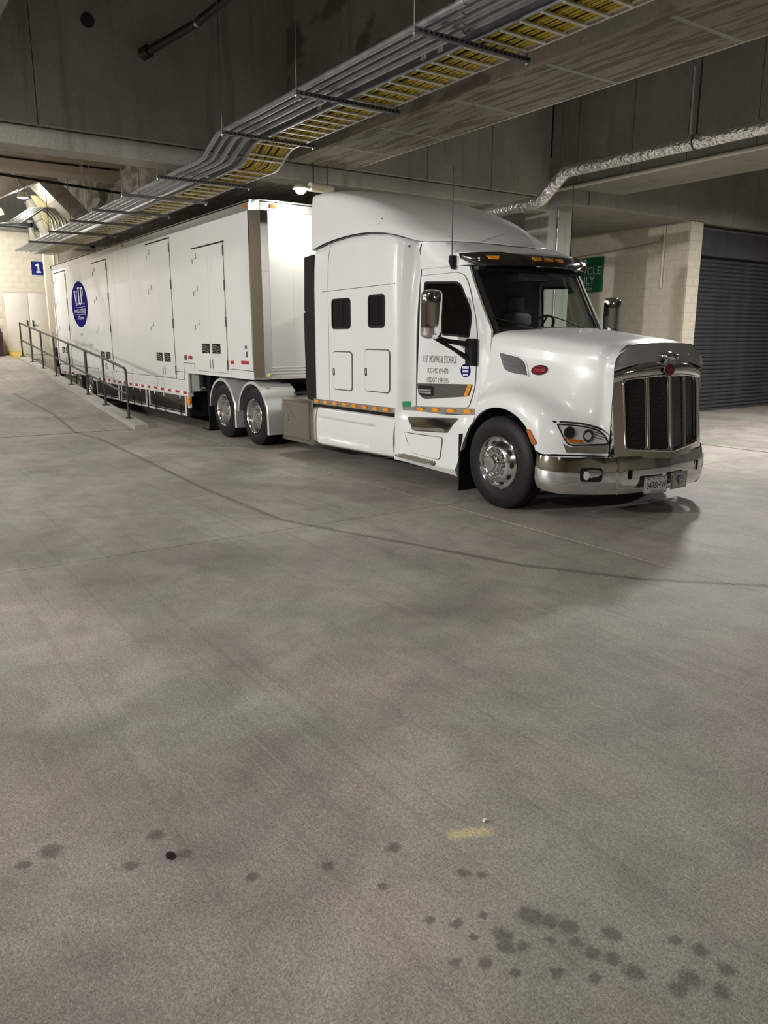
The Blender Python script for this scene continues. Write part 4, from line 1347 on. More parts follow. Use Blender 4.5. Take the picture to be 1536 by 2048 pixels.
# lower door trim with the handle
hp = rpoly([(-7.87, 1.275), (-6.89, 1.305), (-6.95, 1.165), (-7.72, 1.085), (-7.80, 1.12)], [0.04, 0.015, 0.015, 0.06, 0.05], 4)
hpl = plate('handle_panel', grey_panel, door_n, hp, nC, 0.010, 0.010)
plate('handle_recess', rubber_g, hpl, rrect(-7.83, 1.13, -7.54, 1.255, 0.05, 5), nC, 0.020, 0.003)
for dz in (0.0, 0.03):
    plate('handle_bar', chrome, hpl, rrect(-7.79, 1.158 + dz, -7.575, 1.178 + dz, 0.008), nC, 0.024, 0.016)
plate('side_marker', amber, hpl, rpoly([(-6.955, 1.30), (-6.90, 1.295), (-6.965, 1.165), (-7.02, 1.165)], 0.012), nC, 0.020, 0.010)
# lettering on the door
text('lettering', 'V.I.P. MOVING & STORAGE', ink_d, door_n, nC, -7.46, 1.575, 0.125, 0.40, 0.05, off=0.0145, space=1.0)
text('lettering', 'ICC-MC 691470', ink_d, door_n, nC, -7.49, 1.440, 0.088, 0.62, off=0.0145)
text('lettering', 'USDOT 1984395', ink_d, door_n, nC, -7.49, 1.325, 0.088, 0.62, off=0.0145)
st = plate('round_sticker', blue_d, door_n, ellipse(-7.015, 1.46, 0.082, 0.080, 28), nC, 0.0125, 0.002)
for k, (w_, h_) in enumerate(((0.052, 0.030), (0.048, 0.026), (0.042, 0.026))):
    for j in range(4):
        u0 = -7.015 - w_ + j * w_ / 2
        plate('sticker_print', white_ink, st, [(u0 + .002, 1.495 - .042 * k - h_ / 2), (u0 + w_ / 2 - .002, 1.495 - .042 * k - h_ / 2), (u0 + w_ / 2 - .002, 1.495 - .042 * k + h_ / 2), (u0 + .002, 1.495 - .042 * k + h_ / 2)], nC, 0.0145, 0.001)
# cap over the doors, up to the roof fairing
def plan(z, pts, n=5):
    return catmull([(x, d, z) for x, d in pts], n)
cap_lo = plan(2.655, [(-7.885, 1.0), (-7.5, 0.97), (-7.25, 0.945), (-7.09, 0.905), (-6.95, 0.72), (-6.84, 0.40), (-6.80, 0)])
cap_md = plan(2.80, [(-7.885, 1.02), (-7.5, 0.98), (-7.25, 0.94), (-7.08, 0.87), (-6.93, 0.68), (-6.82, 0.38), (-6.78, 0)])
cap_hi = plan(2.88, [(-7.885, 1.045), (-7.66, 0.955), (-7.45, 0.83), (-7.25, 0.66), (-7.08, 0.45), (-6.97, 0.22), (-6.94, 0)])
cap_hi = np.array([(x, d, np.interp(x, [-7.885, -7.66, -7.45, -7.28, -7.14, -7.04, -6.94], [2.975, 2.955, 2.945, 2.925, 2.905, 2.885, 2.872])) for x, d, z in cap_hi])
cap = MB().loft(mirror_secs([[tuple(p) for p in cap_lo], [tuple(p) for p in cap_md], [tuple(p) for p in cap_hi], [(p[0] - 0.06, p[1] * 0.90, p[2] + 0.006) for p in cap_hi]])).done('cab_cap', white_p, truck, angle=45)
line_tube('fairing_seam', seam_m, truck, [Vector((p[0] - 0.02, YC - p[1] * 0.975, p[2] + 0.006)) for p in cap_hi], 0.006)
line_tube('body_seam', seam_m, truck, [nC(-7.885, z, 0.004) for z in np.linspace(0.94, 2.65, 8)] + [Vector((-7.882, YC - 1.0, 2.75)), Vector((-7.872, YC - 1.03, 2.88)), Vector((-7.84, YC - 1.035, 2.945))], 0.006)
# windscreen
def ws_pt(u, z, off=0.0):
    xa = pillar_x(z)
    bul = 0.34 * (1 - abs(u) ** 2.3)
    return Vector((xa + bul + off, YC + u * 0.885, z))
us = np.linspace(-1, 1, 25)
zs_ = np.linspace(ZA0 - 0.05, ZA1 + 0.02, 7)
wscr = MB().loft([[ws_pt(u, z) for u in us] for z in zs_]).done('windscreen', glass_w, truck, angle=60)
# black border of the glass
def strip(pts_a, pts_b):
    return MB().loft([pts_a, pts_b])
bm = MB()
bm.loft([[ws_pt(u, zs_[0], .006) for u in us], [ws_pt(u, zs_[0] + 0.075, .006) for u in us]])
bm.loft([[ws_pt(u, zs_[-1], .006) for u in us], [ws_pt(u, zs_[-1] - 0.055, .006) for u in us]])
for s in (-1, 1):
    bm.loft([[ws_pt(s, z, .006) + Vector((0, 0, 0)) for z in zs_], [ws_pt(s * 0.95, z, .006) for z in zs_]])
    bm.loft([[ws_pt(s, z, .006) for z in zs_], [ws_pt(s, z, .006) + Vector((-0.10, s * 0.04, 0)) for z in zs_]])
bm.done('glass_border', rubber_g, wscr)
# wipers
for (y0, y1, z0, z1) in ((6.55, 6.10, 1.935, 2.06), (7.25, 6.72, 1.935, 2.08)):
    u0, u1 = (y0 - YC) / 0.885, (y1 - YC) / 0.885
    MB().tube([ws_pt(u0 + (u1 - u0) * t, z0 + (z1 - z0) * t, 0.025) for t in np.linspace(0, 1, 6)], 0.007, 6).done('wiper', rubber_g, wscr)
# pillars (white strips between glass and door)
for s in (-1, 1):
    a = [ws_pt(s, z) + Vector((-0.055, s * 0.03, 0)) for z in zs_]
    b = [Vector((pillar_x(z) - 0.10, YC + s * (d_cab(pillar_x(z) - 0.10, z) + 0.004), z)) for z in zs_]
    c = [Vector((pillar_x(z) - 0.17, YC + s * (d_cab(pillar_x(z) - 0.17, z) + 0.003), z)) for z in zs_]
    MB().loft([a, b, c]).done('pillar', white_p, truck, angle=60)
# interior seen through the glass
box('cab_floor', inner_m, truck, -7.85, 6.05, 0.95, -6.75, 7.91, 1.05)
box('cab_back', inner_m, truck, -7.86, 6.03, 0.95, -7.80, 7.93, 2.68)
box('cab_ceiling', inner_m, truck, -7.85, 6.12, 2.60, -6.98, 7.84, 2.64)
bm = MB()
bm.loft([[Vector((x + (0.26 * (1 - abs(u) ** 2.3)), YC + u * 0.86, z)) for u in us] for x, z in ((-7.02, 1.05), (-7.05, 1.72), (-6.98, 1.88), (-6.74, 1.90))])
bm.done('dashboard', dash_m, truck)
sw = MB()
ring = []
cc = Vector((-7.28, 7.45, 1.95))
axx = Vector((-0.75, 0, 0.66)).normalized()
e1 = Vector((0, 1, 0))
e2 = axx.cross(e1)
ring = [cc + (e1 * math.cos(2 * math.pi * k / 28) + e2 * math.sin(2 * math.pi * k / 28)) * 0.21 for k in range(29)]
sw.tube(ring, 0.016, 8, cap=False)
for k in (0, 2, 4):
    a = 2 * math.pi * k / 6 + 0.5
    sw.tube([cc, cc + (e1 * math.cos(a) + e2 * math.sin(a)) * 0.21], 0.013, 6)
sw.tube([cc, cc - axx * 0.35], 0.03, 8)
sw.done('steering_wheel', inner_m, truck)
for y in (6.45, 7.45):
    s_ = box('seat', inner_m, truck, -7.75, y - 0.25, 1.35, -7.25, y + 0.25, 1.50, bev=0.04)
    box('seat_back', inner_m, s_, -7.80, y - 0.25, 1.45, -7.66, y + 0.25, 2.15, bev=0.05)
    box('head_rest', inner_m, s_, -7.79, y - 0.13, 2.17, -7.70, y + 0.13, 2.36, bev=0.03)
box('dash_paper', white_ink, truck, -6.86, 6.62, 1.905, -6.72, 6.85, 1.912)
box('roof_console', dash_m, truck, -7.25, 6.75, 2.52, -6.98, 7.25, 2.60, bev=0.02)
# sun visor
def visor():
    us2 = np.linspace(-1, 1, 41)
    rows = []
    for t in np.linspace(0, 1, 6):
        row = []
        for u in us2:
            au = abs(u)
            xt = -7.01 + 0.175 * (1 - au ** 2.4)
            xb = -6.99 + 0.325 * (1 - au ** 2.2)
            zt = 2.785 + 0.022 * (1 - au ** 2) - 0.00 * au
            zb = 2.635 + 0.012 * (1 - au ** 2) + 0.10 * max(0, (au - 0.88) / 0.12) ** 2
            w = 0.985
            x = xt + (xb - xt) * t + 0.03 * math.sin(math.pi * t)
            if au > 0.9:
                x -= 0.16 * ((au - 0.9) / 0.1) ** 1.5
            row.append(Vector((x, YC + u * w, zt + (zb - zt) * t)))
        rows.append(row)
    rows.append([p + Vector((-0.012, 0, -0.006)) for p in rows[-1]])
    rows.append([p + Vector((-0.02, 0, 0.0)) for p in rows[0]])
    return MB().loft(rows).done('sun_visor', visor_m, truck, angle=50)
vz = visor()
bv_v = bvh_of(vz)
fv = proj(bv_v, (0, 0, 0), (0, 1, 0), (0, 0, 1), (-1, 0, 0))
def visor_light(y):
    t = plate('roof_marker', amber, vz, rpoly([(y - .065, 2.745), (y + .065, 2.745), (y + .045, 2.705), (y - .045, 2.705)], 0.01), lambda u, v, d: fv(u, v, d), -0.002, 0.022)
    plate('marker_base', chrome, t, rrect(y - .078, 2.742, y + .078, 2.756, 0.004), lambda u, v, d: fv(u, v, d), -0.002, 0.016)
def fvw(u, v, d):
    return fv(u, v, d)
fv0 = fv
fv = lambda u, v, d: fv0(u, v, d)
for y in (YC - 0.75, YC - 0.19, YC, YC + 0.18, YC + 0.74):
    visor_light(y)
line_tube('visor_joint', seam_m, vz, [fv0(YC - 0.28, z, 0.0) for z in np.linspace(2.66, 2.79, 5)], 0.003)
# antennas
for s, x in ((-1, -7.30), (1, -7.30)):
    y = YC + s * 0.985
    an = MB().loft([[Vector((x + a, y - s * 0.02 + s * b * k, z)) for a, b in ((-.035, 0), (.035, 0), (.030, .05), (-.030, .05))] for z, k in ((2.62, .3), (2.70, 1.1), (2.77, 1.0))], True, True, True).done('antenna_base', rubber_g, truck)
    MB().cyl((x, y + s * 0.01, 2.76), (x, y + s * 0.01, 3.74), 0.006, 6, 0.0035).done('antenna_whip', rubber_g, an)

# ---- strip of lights under the cab and sleeper
def light_strip(name, x0, x1, z0, z1, dfun, n, h=0.075):
    fn = lambda u, v, d: Vector((u, YC - dfun(u) - d, v))
    pl = [(x0, z0), (x1, z1), (x1, z1 + h), (x0, z0 + h)]
    s_ = plate(name, mirror_s, truck, pl, fn, -0.03, 0.042)
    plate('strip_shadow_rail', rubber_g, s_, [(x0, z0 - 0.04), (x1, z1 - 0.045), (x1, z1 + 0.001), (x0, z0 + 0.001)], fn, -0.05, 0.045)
    for k in range(n):
        u = x0 + (x1 - x0) * (k + 0.45) / n
        v = z0 + (z1 - z0) * (k + 0.45) / n + h / 2
        lt_ = plate('marker_light', amber, s_, ellipse(u, v, 0.060, 0.024, 20), fn, 0.012, 0.016)
        plate('marker_bezel', chrome, lt_, ellipse(u, v, 0.078, 0.032, 20), fn, 0.011, 0.005)
light_strip('light_strip', -10.18, -8.12, 0.872, 0.885, lambda u: 1.243, 8)
light_strip('light_strip', -7.90, -6.80, 0.915, 0.955, lambda u: d_cab(u, 1.0) + 0.01, 4)
plate('strip_corner', mirror_s, truck, [(-8.12, 0.885), (-7.90, 0.905), (-7.90, 0.98), (-8.12, 0.96)], lambda u, v, d: Vector((u, YC - (1.243 + (1.062 - 1.243) * (u + 8.12) / 0.22) - d, v)), -0.02, 0.03)

# ---- chassis fairings
def fairing_secs(xs, dfun, zlo, zhi, recess=None):
    secs = []
    for x in xs:
        sec = []
        for t in np.linspace(0, 1, 13):
            z = zlo(x) + (zhi(x) - zlo(x)) * t
            d = dfun(x, t)
            if recess:
                d -= recess(x, z)
            sec.append(Vector((x, YC - d, z)))
        lo = sec[0].copy(); lo.y += 0.25
        hi = sec[-1].copy(); hi.y += 0.20
        secs.append([lo] + sec + [hi])
    return secs
def tank_d(x, t):
    b = 1.262 - 0.035 * (2 * t - 0.9) ** 2 - (0.03 if t < 0.05 else 0)
    e = (x + 10.18) / 0.12
    if e < 1:
        b -= 0.05 * (1 - e) ** 2
    return b
def tank_rec(x, z):
    # pressed panel: a long trapezoid sunk into the fairing
    if not (-10.06 < x < -8.50):
        return 0
    zt, zb = 0.70, 0.36
    xr = -8.50 - (zt - z) * 0.55
    m = min((x + 10.08) / 0.05, (xr - x) / 0.07, (zt - z) / 0.032, (z - zb) / 0.032)
    m = max(0, min(1, m))
    return 0.042 * m * m * (3 - 2 * m)
xs1 = sorted(set(list(np.linspace(-10.19, -8.10, 60)) + [-10.17, -10.14]))
MB_ = MB()
secs = []
for x in xs1:
    sec = []
    zl, zh = 0.245 + 0.022 * (x + 10.18) , 0.835 + 0.005 * (x + 10.18)
    for z in np.linspace(zl, zh, 33):
        t = (z - zl) / (zh - zl)
        d = tank_d(x, t) - tank_rec(x, z)
        r = min(t, 1 - t) * (zh - zl)
        if r < 0.05:
            d -= 0.045 * (1 - r / 0.05) ** 2
        sec.append(Vector((x, YC - d, z)))
    secs.append([sec[0] + Vector((0, 0.3, 0.02))] + sec + [sec[-1] + Vector((0, 0.2, 0))])
MB_.loft(secs, cap0=True)
tankf = MB_.done('chassis_fairing', white_p, truck, angle=60)
line_tube('body_seam', seam_m, truck, [Vector((-8.095, YC - tank_d(-8.1, t) + 0.004, 0.29 + t * 0.54)) for t in np.linspace(0.02, 1, 8)], 0.007)
far_f = MB().loft([[Vector((x, YC + d, z)) for d, z in ((1.0, 0.26), (1.23, 0.27), (1.25, 0.5), (1.24, 0.84), (1.0, 0.86))] for x in (-10.18, -6.9)]).done('chassis_fairing', white_p, truck)
# step fairing ahead of it
def step_d(x, z):
    # flush with the tank fairing behind, leaning in towards the door at the top, swelling out at the step
    base = np.interp(z, [0.25, 0.33, 0.40, 0.60, 0.86, 0.92], [1.20, 1.25, 1.215, 1.175, 1.13, 1.085])
    if x < -7.85:
        t = (-7.85 - x) / 0.25
        tank = 1.25
        base = base + (tank - base) * min(1, t) ** 1.5
    e = max(0, (x + 7.05) / 0.25)
    base += 0.03 * e * e
    return float(base)
def step_front(z):
    return float(np.interp(z, [0.24, 0.35, 0.5, 0.65, 0.80, 0.92, 1.02], [-6.86, -6.845, -6.83, -6.79, -6.72, -6.63, -6.52]))
secs = []
zsn = np.concatenate([np.linspace(0.265, 0.42, 9), np.linspace(0.45, 0.93, 13)])
for z in zsn:
    xf = step_front(z)
    row = []
    for t in np.linspace(0, 1, 30):
        x = -8.09 + (xf + 8.09) * t
        zz = z
        if z < 0.45:
            zz = z + 0.03 * (1 - t) * (0.45 - z) / 0.185 - 0.02 * t * (0.45 - z) / 0.185
        if z > 0.9:
            zz = z + 0.05 * max(0, t - 0.6) / 0.4
        row.append(Vector((x, YC - step_d(x, zz), zz)))
    row.append(row[-1] + Vector((-0.03, 0.16, 0)))
    secs.append(row)
secs.insert(0, [p + Vector((0, 0.25, 0.01)) for p in secs[0]])
secs.append([p + Vector((0, 0.12, 0)) for p in secs[-1]])
stepf = MB().loft(secs).done('step_fairing', white_p, truck, angle=50)
bv_s = bvh_of(stepf)
fS = proj(bv_s, (0, 5.0, 0), (1, 0, 0), (0, 0, 1), (0, 1, 0))
us_ = rpoly([(-7.93, 0.845), (-6.99, 0.905), (-7.13, 0.735), (-7.80, 0.695)], [0.03, 0.03, 0.05, 0.04], 4)
up = plate('upper_step', mirror_s, stepf, us_, fS, 0.001, 0.010, cuts=1)
line_tube('step_gap', seam_m, up, [fS(u, v, 0.004) for u, v in us_ + us_[:1]], 0.008)
bm = MB()
bm.prism([(-7.77, 0.705), (-7.12, 0.742), (-7.16, 0.775), (-7.80, 0.735)], lambda u, v, d: Vector((u, YC - 1.17 - d, v)), -0.04, 0.03)
td = bm.done('step_tread', chrome_s, up)
low = rpoly([(-7.95, 0.655), (-7.20, 0.665), (-7.185, 0.415), (-7.25, 0.40), (-7.78, 0.425)], [0.03, 0.04, 0.05, 0.05, 0.08], 4)
lp = plate('battery_cover', white_p, stepf, low, fS, 0.004, 0.012, cuts=2)
line_tube('cover_gap', seam_m, lp, [fS(u, v, 0.009) for u, v in low + low[:1]], 0.006)
bm = MB()
bm.loft([[Vector((x, y, z)) for x, y, z in ((-8.05, 5.80, 0.355), (-8.02, 5.69, 0.352), (-7.95, 5.67, 0.35), (-7.35, 5.67, 0.335), (-7.26, 5.69, 0.332), (-7.20, 5.80, 0.33))],
         [Vector((x, y, z)) for x, y, z in ((-8.05, 5.80, 0.375), (-8.02, 5.69, 0.372), (-7.95, 5.67, 0.37), (-7.35, 5.67, 0.355), (-7.26, 5.69, 0.352), (-7.20, 5.80, 0.35))],
         [Vector((x, 5.83, z)) for x, y, z in ((-8.05, 5.80, 0.39), (-8.02, 5.70, 0.39), (-7.95, 5.69, 0.388), (-7.35, 5.69, 0.374), (-7.26, 5.71, 0.372), (-7.20, 5.80, 0.37))]])
ls = bm.done('lower_step', chrome_s, stepf, angle=25)
bm = MB()
for k in range(15):
    for j in range(2):
        x = -7.93 + 0.046 * k + 0.02 * j
        bm.cyl((x, 5.700 + 0.045 * j, 0.370 - 0.022 * (x + 7.95)), (x, 5.700 + 0.045 * j, 0.394 - 0.022 * (x + 7.95)), 0.014, 8, 0.010)
o = bm.done('tread_studs', chrome, ls)
o['kind'] = 'stuff'

# ---- hood with its fenders
ARC, AR = (XF + 0.0, 0.50), 0.605
HS = [
    (-6.76, [(1.005, 1.05), (1.010, 1.15), (1.000, 1.25), (0.985, 1.35), (0.965, 1.65), (0.900, 1.885), (0.50, 1.945), (0, 1.965)]),
    (-6.66, [(1.10, 1.01), (1.11, 1.09), (1.07, 1.18), (0.985, 1.31), (0.945, 1.63), (0.885, 1.88), (0.50, 1.943), (0, 1.964)]),
    (-6.55, [(1.215, 0.99), (1.22, 1.06), (1.18, 1.16), (1.01, 1.30), (0.945, 1.61), (0.878, 1.872), (0.50, 1.94), (0, 1.96)]),
    (-6.20, [(1.245, 1.105), (1.245, 1.14), (1.20, 1.255), (1.03, 1.37), (0.93, 1.58), (0.855, 1.848), (0.48, 1.92), (0, 1.945)]),
    (-5.90, [(1.245, 1.045), (1.24, 1.12), (1.19, 1.245), (1.01, 1.35), (0.90, 1.56), (0.825, 1.818), (0.47, 1.89), (0, 1.918)]),
    (-5.66, [(1.240, 0.83), (1.23, 1.00), (1.165, 1.15), (0.98, 1.275), (0.87, 1.53), (0.797, 1.785), (0.46, 1.86), (0, 1.888)]),
    (-5.55, [(1.232, 0.69), (1.205, 0.93), (1.135, 1.09), (0.955, 1.23), (0.852, 1.515), (0.785, 1.770), (0.455, 1.845), (0, 1.875)]),
    (-5.40, [(1.135, 0.685), (1.105, 0.89), (1.03, 1.02), (0.905, 1.155), (0.818, 1.49), (0.766, 1.748), (0.45, 1.827), (0, 1.856)]),
    (-5.25, [(0.975, 0.68), (0.95, 0.86), (0.895, 0.96), (0.825, 1.09), (0.772, 1.46), (0.742, 1.722), (0.44, 1.806), (0, 1.835)]),
    (-5.16, [(0.825, 0.675), (0.81, 0.83), (0.785, 0.93), (0.757, 1.05), (0.742, 1.40), (0.705, 1.665), (0.43, 1.778), (0, 1.807)]),
    (-5.075, [(0.735, 0.672), (0.733, 0.82), (0.731, 0.92), (0.730, 1.04), (0.727, 1.40), (0.700, 1.645), (0.42, 1.754), (0, 1.787)]),
]
def hood_mesh():
    A = np.array([[(x, d, z) for d, z in p] for x, p in HS])
    B = catmull(A.reshape(len(HS), -1), 5).reshape(-1, A.shape[1], 3)
    secs = []
    for row in B:
        x = row[0][0]
        # the lip of the wheel opening follows a circle
        dx = x - ARC[0]
        if abs(dx) < AR - 0.02 and x < -5.55:
            zc = ARC[1] + math.sqrt(AR ** 2 - dx ** 2)
            if zc > row[0][2] - 0.12:
                row[0][2] = zc
                row[1][2] = max(row[1][2], zc + 0.035)
                row[2][2] = max(row[2][2], zc + 0.10)
        q = catmull(row, 4)
        first = (q[0][0], q[0][1] - 0.05, q[0][2] + 0.004)
        secs.append([first] + [tuple(p) for p in q])
    return MB().loft(mirror_secs(secs)).done('hood', white_p, truck, angle=60)
hood = hood_mesh()
bv_h = bvh_of(hood)
# crease lines pressed into the hood top are part of the sheet; dark wheel wells
for sy in (-1, 1):
    bm = MB()
    rows = []
    for a in range(-12, 193, 12):
        x, z = XF + 0.60 * math.cos(math.radians(a)), 0.50 + 0.595 * math.sin(math.radians(a))
        rows.append([Vector((x, YC + sy * 1.20, z)), Vector((x, YC + sy * 0.60, z))])
    bm.loft(rows)
    bm.done('wheel_well', chassis_m, truck)
# intake vent and badge on the hood side
fH = proj(bv_h, (0, 5.0, 0), (1, 0, 0), (0, 0, 1), (0, 1, 0))
v_out = rpoly([(-6.53, 1.695), (-6.19, 1.640), (-6.085, 1.575), (-5.985, 1.425), (-6.27, 1.450), (-6.40, 1.49)], [0.02, 0.04, 0.05, 0.01, 0.06, 0.05], 4)
cu2, cv2 = -6.27, 1.56
v_in = [(cu2 + (u - cu2) * 0.90, cv2 + (v - cv2) * 0.86) for u, v in v_out]
vent = plate('side_vent', white_p, hood, v_out, fH, 0.0, 0.010, holes=[v_in])
plate('vent_back', pm('vent_grey', (0.10, 0.10, 0.098), 0.5, var=0.1), vent, v_in, fH, -0.001, 0.003, cuts=1)
bm = MB()
def inpoly(u, v, poly):
    c = False
    for i in range(len(poly)):
        (x1, y1), (x2, y2) = poly[i - 1], poly[i]
        if (y1 > v) != (y2 > v) and u < (x2 - x1) * (v - y1) / (y2 - y1) + x1:
            c = not c
    return c
for k in range(-34, 34):
    for sgn in (-1, 1):
        seg = []
        for t in np.linspace(-0.3, 0.3, 61):
            u, v = cu2 + k * 0.014 + t * 0.5, cv2 + sgn * t
            if inpoly(u, v, v_in):
                seg.append((u, v))
        if len(seg) > 1:
            bm.tube([fH(*seg[0], 0.006), fH(*seg[-1], 0.006)], 0.0018, 4)
o = bm.done('vent_mesh', top_rail_m, vent)
o['kind'] = 'stuff'
def badge(parent, fn, u, v, a, b):
    bd = plate('badge', chrome, parent, ellipse(u, v, a, b, 32), fn, 0.002, 0.012, cuts=1)
    plate('badge_face', red_m, bd, ellipse(u, v, a * 0.88, b * 0.84, 32), fn, 0.013, 0.004, cuts=1)
    text('badge_script', 'Peterbilt', pm('badge_letter', (0.45, 0.12, 0.13), 0.3, var=0.1), bd, fn, u, v, b * 1.0, 0.42 * a / b * 0.85, 0.25, off=0.0185)
badge(hood, fH, -5.885, 1.505, 0.105, 0.052)
# amber marker behind the headlamp
plate('fender_marker', amber_d, hood, rpoly([(-5.725, 0.915), (-5.68, 0.92), (-5.575, 0.785), (-5.61, 0.76), (-5.635, 0.77)], 0.015), proj(bv_h, (0, 5.0, 0), (1, 0, 0), (0, 0, 1), (0, 1, 0), lambda p: p.y > 5.95), 0.0, 0.022, cuts=1)
# headlamps wrap round the corner: shot on along the diagonal
def headlamp(s):
    Dv = Vector((-1, -s, 0)).normalized()            # from outside towards the truck; s=-1 near side
    Uv = Vector((1, -s, 0)).normalized()             # along the corner, pointing to the grille
    org = Vector((-5.25, YC + s * 0.97, 0)) - Dv * 0.6
    f0 = proj(bv_h, org, Uv, (0, 0, 1), Dv)
    def uof(x, d):
        p = Vector((x, YC + s * d, 0)) - org
        return p.dot(Uv)
    f = f0
    a = uof(-5.47, 1.075)
    b = uof(-5.085, 0.722)
    L = b - a
    def U(t):
        return a + L * t
    lens = rpoly([(U(0.0), 0.985), (U(0.55), 0.965), (U(0.86), 0.915), (U(1.0), 0.795), (U(0.93), 0.790), (U(0.22), 0.775)], [0.02, 0.1, 0.08, 0.02, 0.01, 0.06], 5)
    h = plate('headlamp', silver_r, hood, lens, f, 0.0, 0.006, cuts=1)
    line_tube('lamp_seal', rubber_g, h, [f(u, v, 0.008) for u, v in lens + lens[:1]], 0.008)
    def disc(name, m, t, v, r1, r2, off, th):
        return plate(name, m, h, ellipse(U(t), v, r1, r2, 24), f, off, th, cuts=0)
    disc('projector_ring', chrome, 0.24, 0.905, 0.058, 0.060, 0.006, 0.018)
    disc('projector_lens', black_m, 0.24, 0.905, 0.044, 0.046, 0.022, 0.008)
    disc('beam_reflector', chrome, 0.60, 0.875, 0.055, 0.066, 0.006, 0.014)
    disc('beam_bulb', silver_r, 0.60, 0.875, 0.030, 0.036, 0.02, 0.008)
    plate('turn_signal', amber_d, h, rpoly([(U(0.16), 0.848), (U(0.50), 0.833), (U(0.52), 0.80), (U(0.28), 0.797)], 0.015), f, 0.006, 0.010)
    for k in range(3):
        plate('reflector_ridge', chrome, h, [(U(0.70), 0.92 - 0.025 * k), (U(0.90 + 0.01 * k), 0.885 - 0.025 * k), (U(0.905 + 0.01 * k), 0.878 - 0.025 * k), (U(0.70), 0.912 - 0.025 * k)], f, 0.006, 0.006)
    plate('lens_cover', glass_c, h, [(U(0.5) + (u - U(0.5)) * 0.985, 0.88 + (v - 0.88) * 0.985) for u, v in lens], f, 0.034, 0.003, cuts=1)
    brow = rpoly([(U(0.04), 1.018), (U(0.52), 1.002), (U(0.88), 0.945), (U(0.99), 0.875), (U(0.90), 0.918), (U(0.54), 0.982), (U(0.04), 0.998)], [0.004, 0.1, 0.05, 0.0, 0.05, 0.1, 0.004], 4)
    plate('lamp_brow', mirror_s, h, brow, f, 0.0, 0.010, cuts=1)
    plate('lamp_brow_tip', mirror_s, h, [(U(-0.10), 1.018), (U(-0.03), 1.018), (U(-0.005), 0.998), (U(-0.07), 0.998)], f, 0.0, 0.008)
    plate('lamp_sill', chrome_s, h, rpoly([(U(0.12), 0.795), (U(0.24), 0.763), (U(0.95), 0.778), (U(0.985), 0.79), (U(0.985), 0.70), (U(0.20), 0.70)], 0.01), f, -0.002, 0.010, cuts=1)
headlamp(-1)
headlamp(1)

# ---- grille
def gx(y, z):
    """front plane of the grille: shallow V in plan, leaning back towards the top"""
    d = abs(y - YC)
    return -4.855 - 0.17 * d / 0.72 * (0.5 + 0.5 * d / 0.72) - 0.105 * (z - 0.65) / 0.9
def fG(u, v, d):
    return Vector((gx(YC + u, v) + d, YC + u, v))
def gout(w0, w1, zb, zbc, zt, ztc, r):
    """outline in (u, z): bottom corners, lower centre point, top corners, crown"""
    return rpoly([(-w0, zb), (-w0 * 0.5, (zb + zbc) / 2), (0, zbc), (w0 * 0.5, (zb + zbc) / 2), (w0, zb), (w1, zt), (w1 * 0.55, ztc - 0.02), (0, ztc), (-w1 * 0.55, ztc - 0.02), (-w1, zt)], r, 5)
g_out = gout(0.722, 0.726, 0.655, 0.620, 1.500, 1.585, [0.05, 0.01, 0.01, 0.01, 0.05, 0.12, 0.2, 0.2, 0.2, 0.12])
g_in = gout(0.60, 0.605, 0.735, 0.690, 1.430, 1.475, [0.05, 0.01, 0.01, 0.01, 0.05, 0.05, 0.2, 0.2, 0.2, 0.05])
grl = plate('grille_surround', mirror_s, truck, g_out, fG, -0.19, 0.21, holes=[g_in])
line_tube('inner_bead', chrome, grl, [fG(u, v, 0.022) for u, v in g_in + g_in[:1]], 0.011, 8)
plate('grille_backing', rubber_g, grl, g_in, fG, -0.075, 0.004)
panels = [(-0.60, -0.315), (-0.29, -0.018), (0.018, 0.29), (0.315, 0.60)]
for (a, b) in panels:
    zl = 0.735 - 0.045 * (1 - min(abs(a), abs(b)) / 0.6)
    zl2 = 0.735 - 0.045 * (1 - max(abs(a), abs(b)) / 0.6)
    za, zb_ = (zl2, zl) if a < 0 else (zl, zl2)
    zt = 1.435 + 0.03 * (1 - abs((a + b) / 2) / 0.6)
    fr = rpoly([(a, za), (b, zb_), (b, zt), (a, zt)], 0.035, 4)
    fi = [((a + b) / 2 + (u - (a + b) / 2) * 0.93, (zl + zt) / 2 + (v - (zl + zt) / 2) * 0.97) for u, v in fr]
    pn = plate('mesh_frame', chrome, grl, fr, fG, -0.035, 0.020, holes=[fi])
    bm = MB()
    st_ = 0.021
    H_ = zt - zl2
    n = int((b - a + H_) / st_) + 2
    for k in range(-n, n + 1):
        for sgn in (-1, 1):
            seg = []
            for t in np.linspace(0, 1, 90):
                v = zl + (zt - zl) * t
                u = (a + b) / 2 + k * st_ + sgn * (v - (zl + zt) / 2) * 0.8
                if inpoly(u, v, fi):
                    seg.append((u, v))
            if len(seg) > 1:
                p0, p1 = seg[0], seg[-1]
                bm.tube([fG(*p0, -0.030), fG(*p1, -0.030)], 0.0022, 4, cap=False)
    o = bm.done('wire_mesh', mesh_m, pn)
    o['kind'] = 'stuff'
for u in (-0.302, 0.0, 0.302):
    zl = 0.735 - 0.045 * (1 - abs(u) / 0.6) - 0.01
    zt = 1.47
    bm = MB()
    bm.loft([[fG(u + du, v, dd) for du, dd in ((-0.016, -0.03), (-0.013, 0.004), (-0.006, 0.014), (0.006, 0.014), (0.013, 0.004), (0.016, -0.03))] for v in (zl, 1.0, 1.25, zt)])
    bm.done('grille_bar', chrome, grl, angle=50)
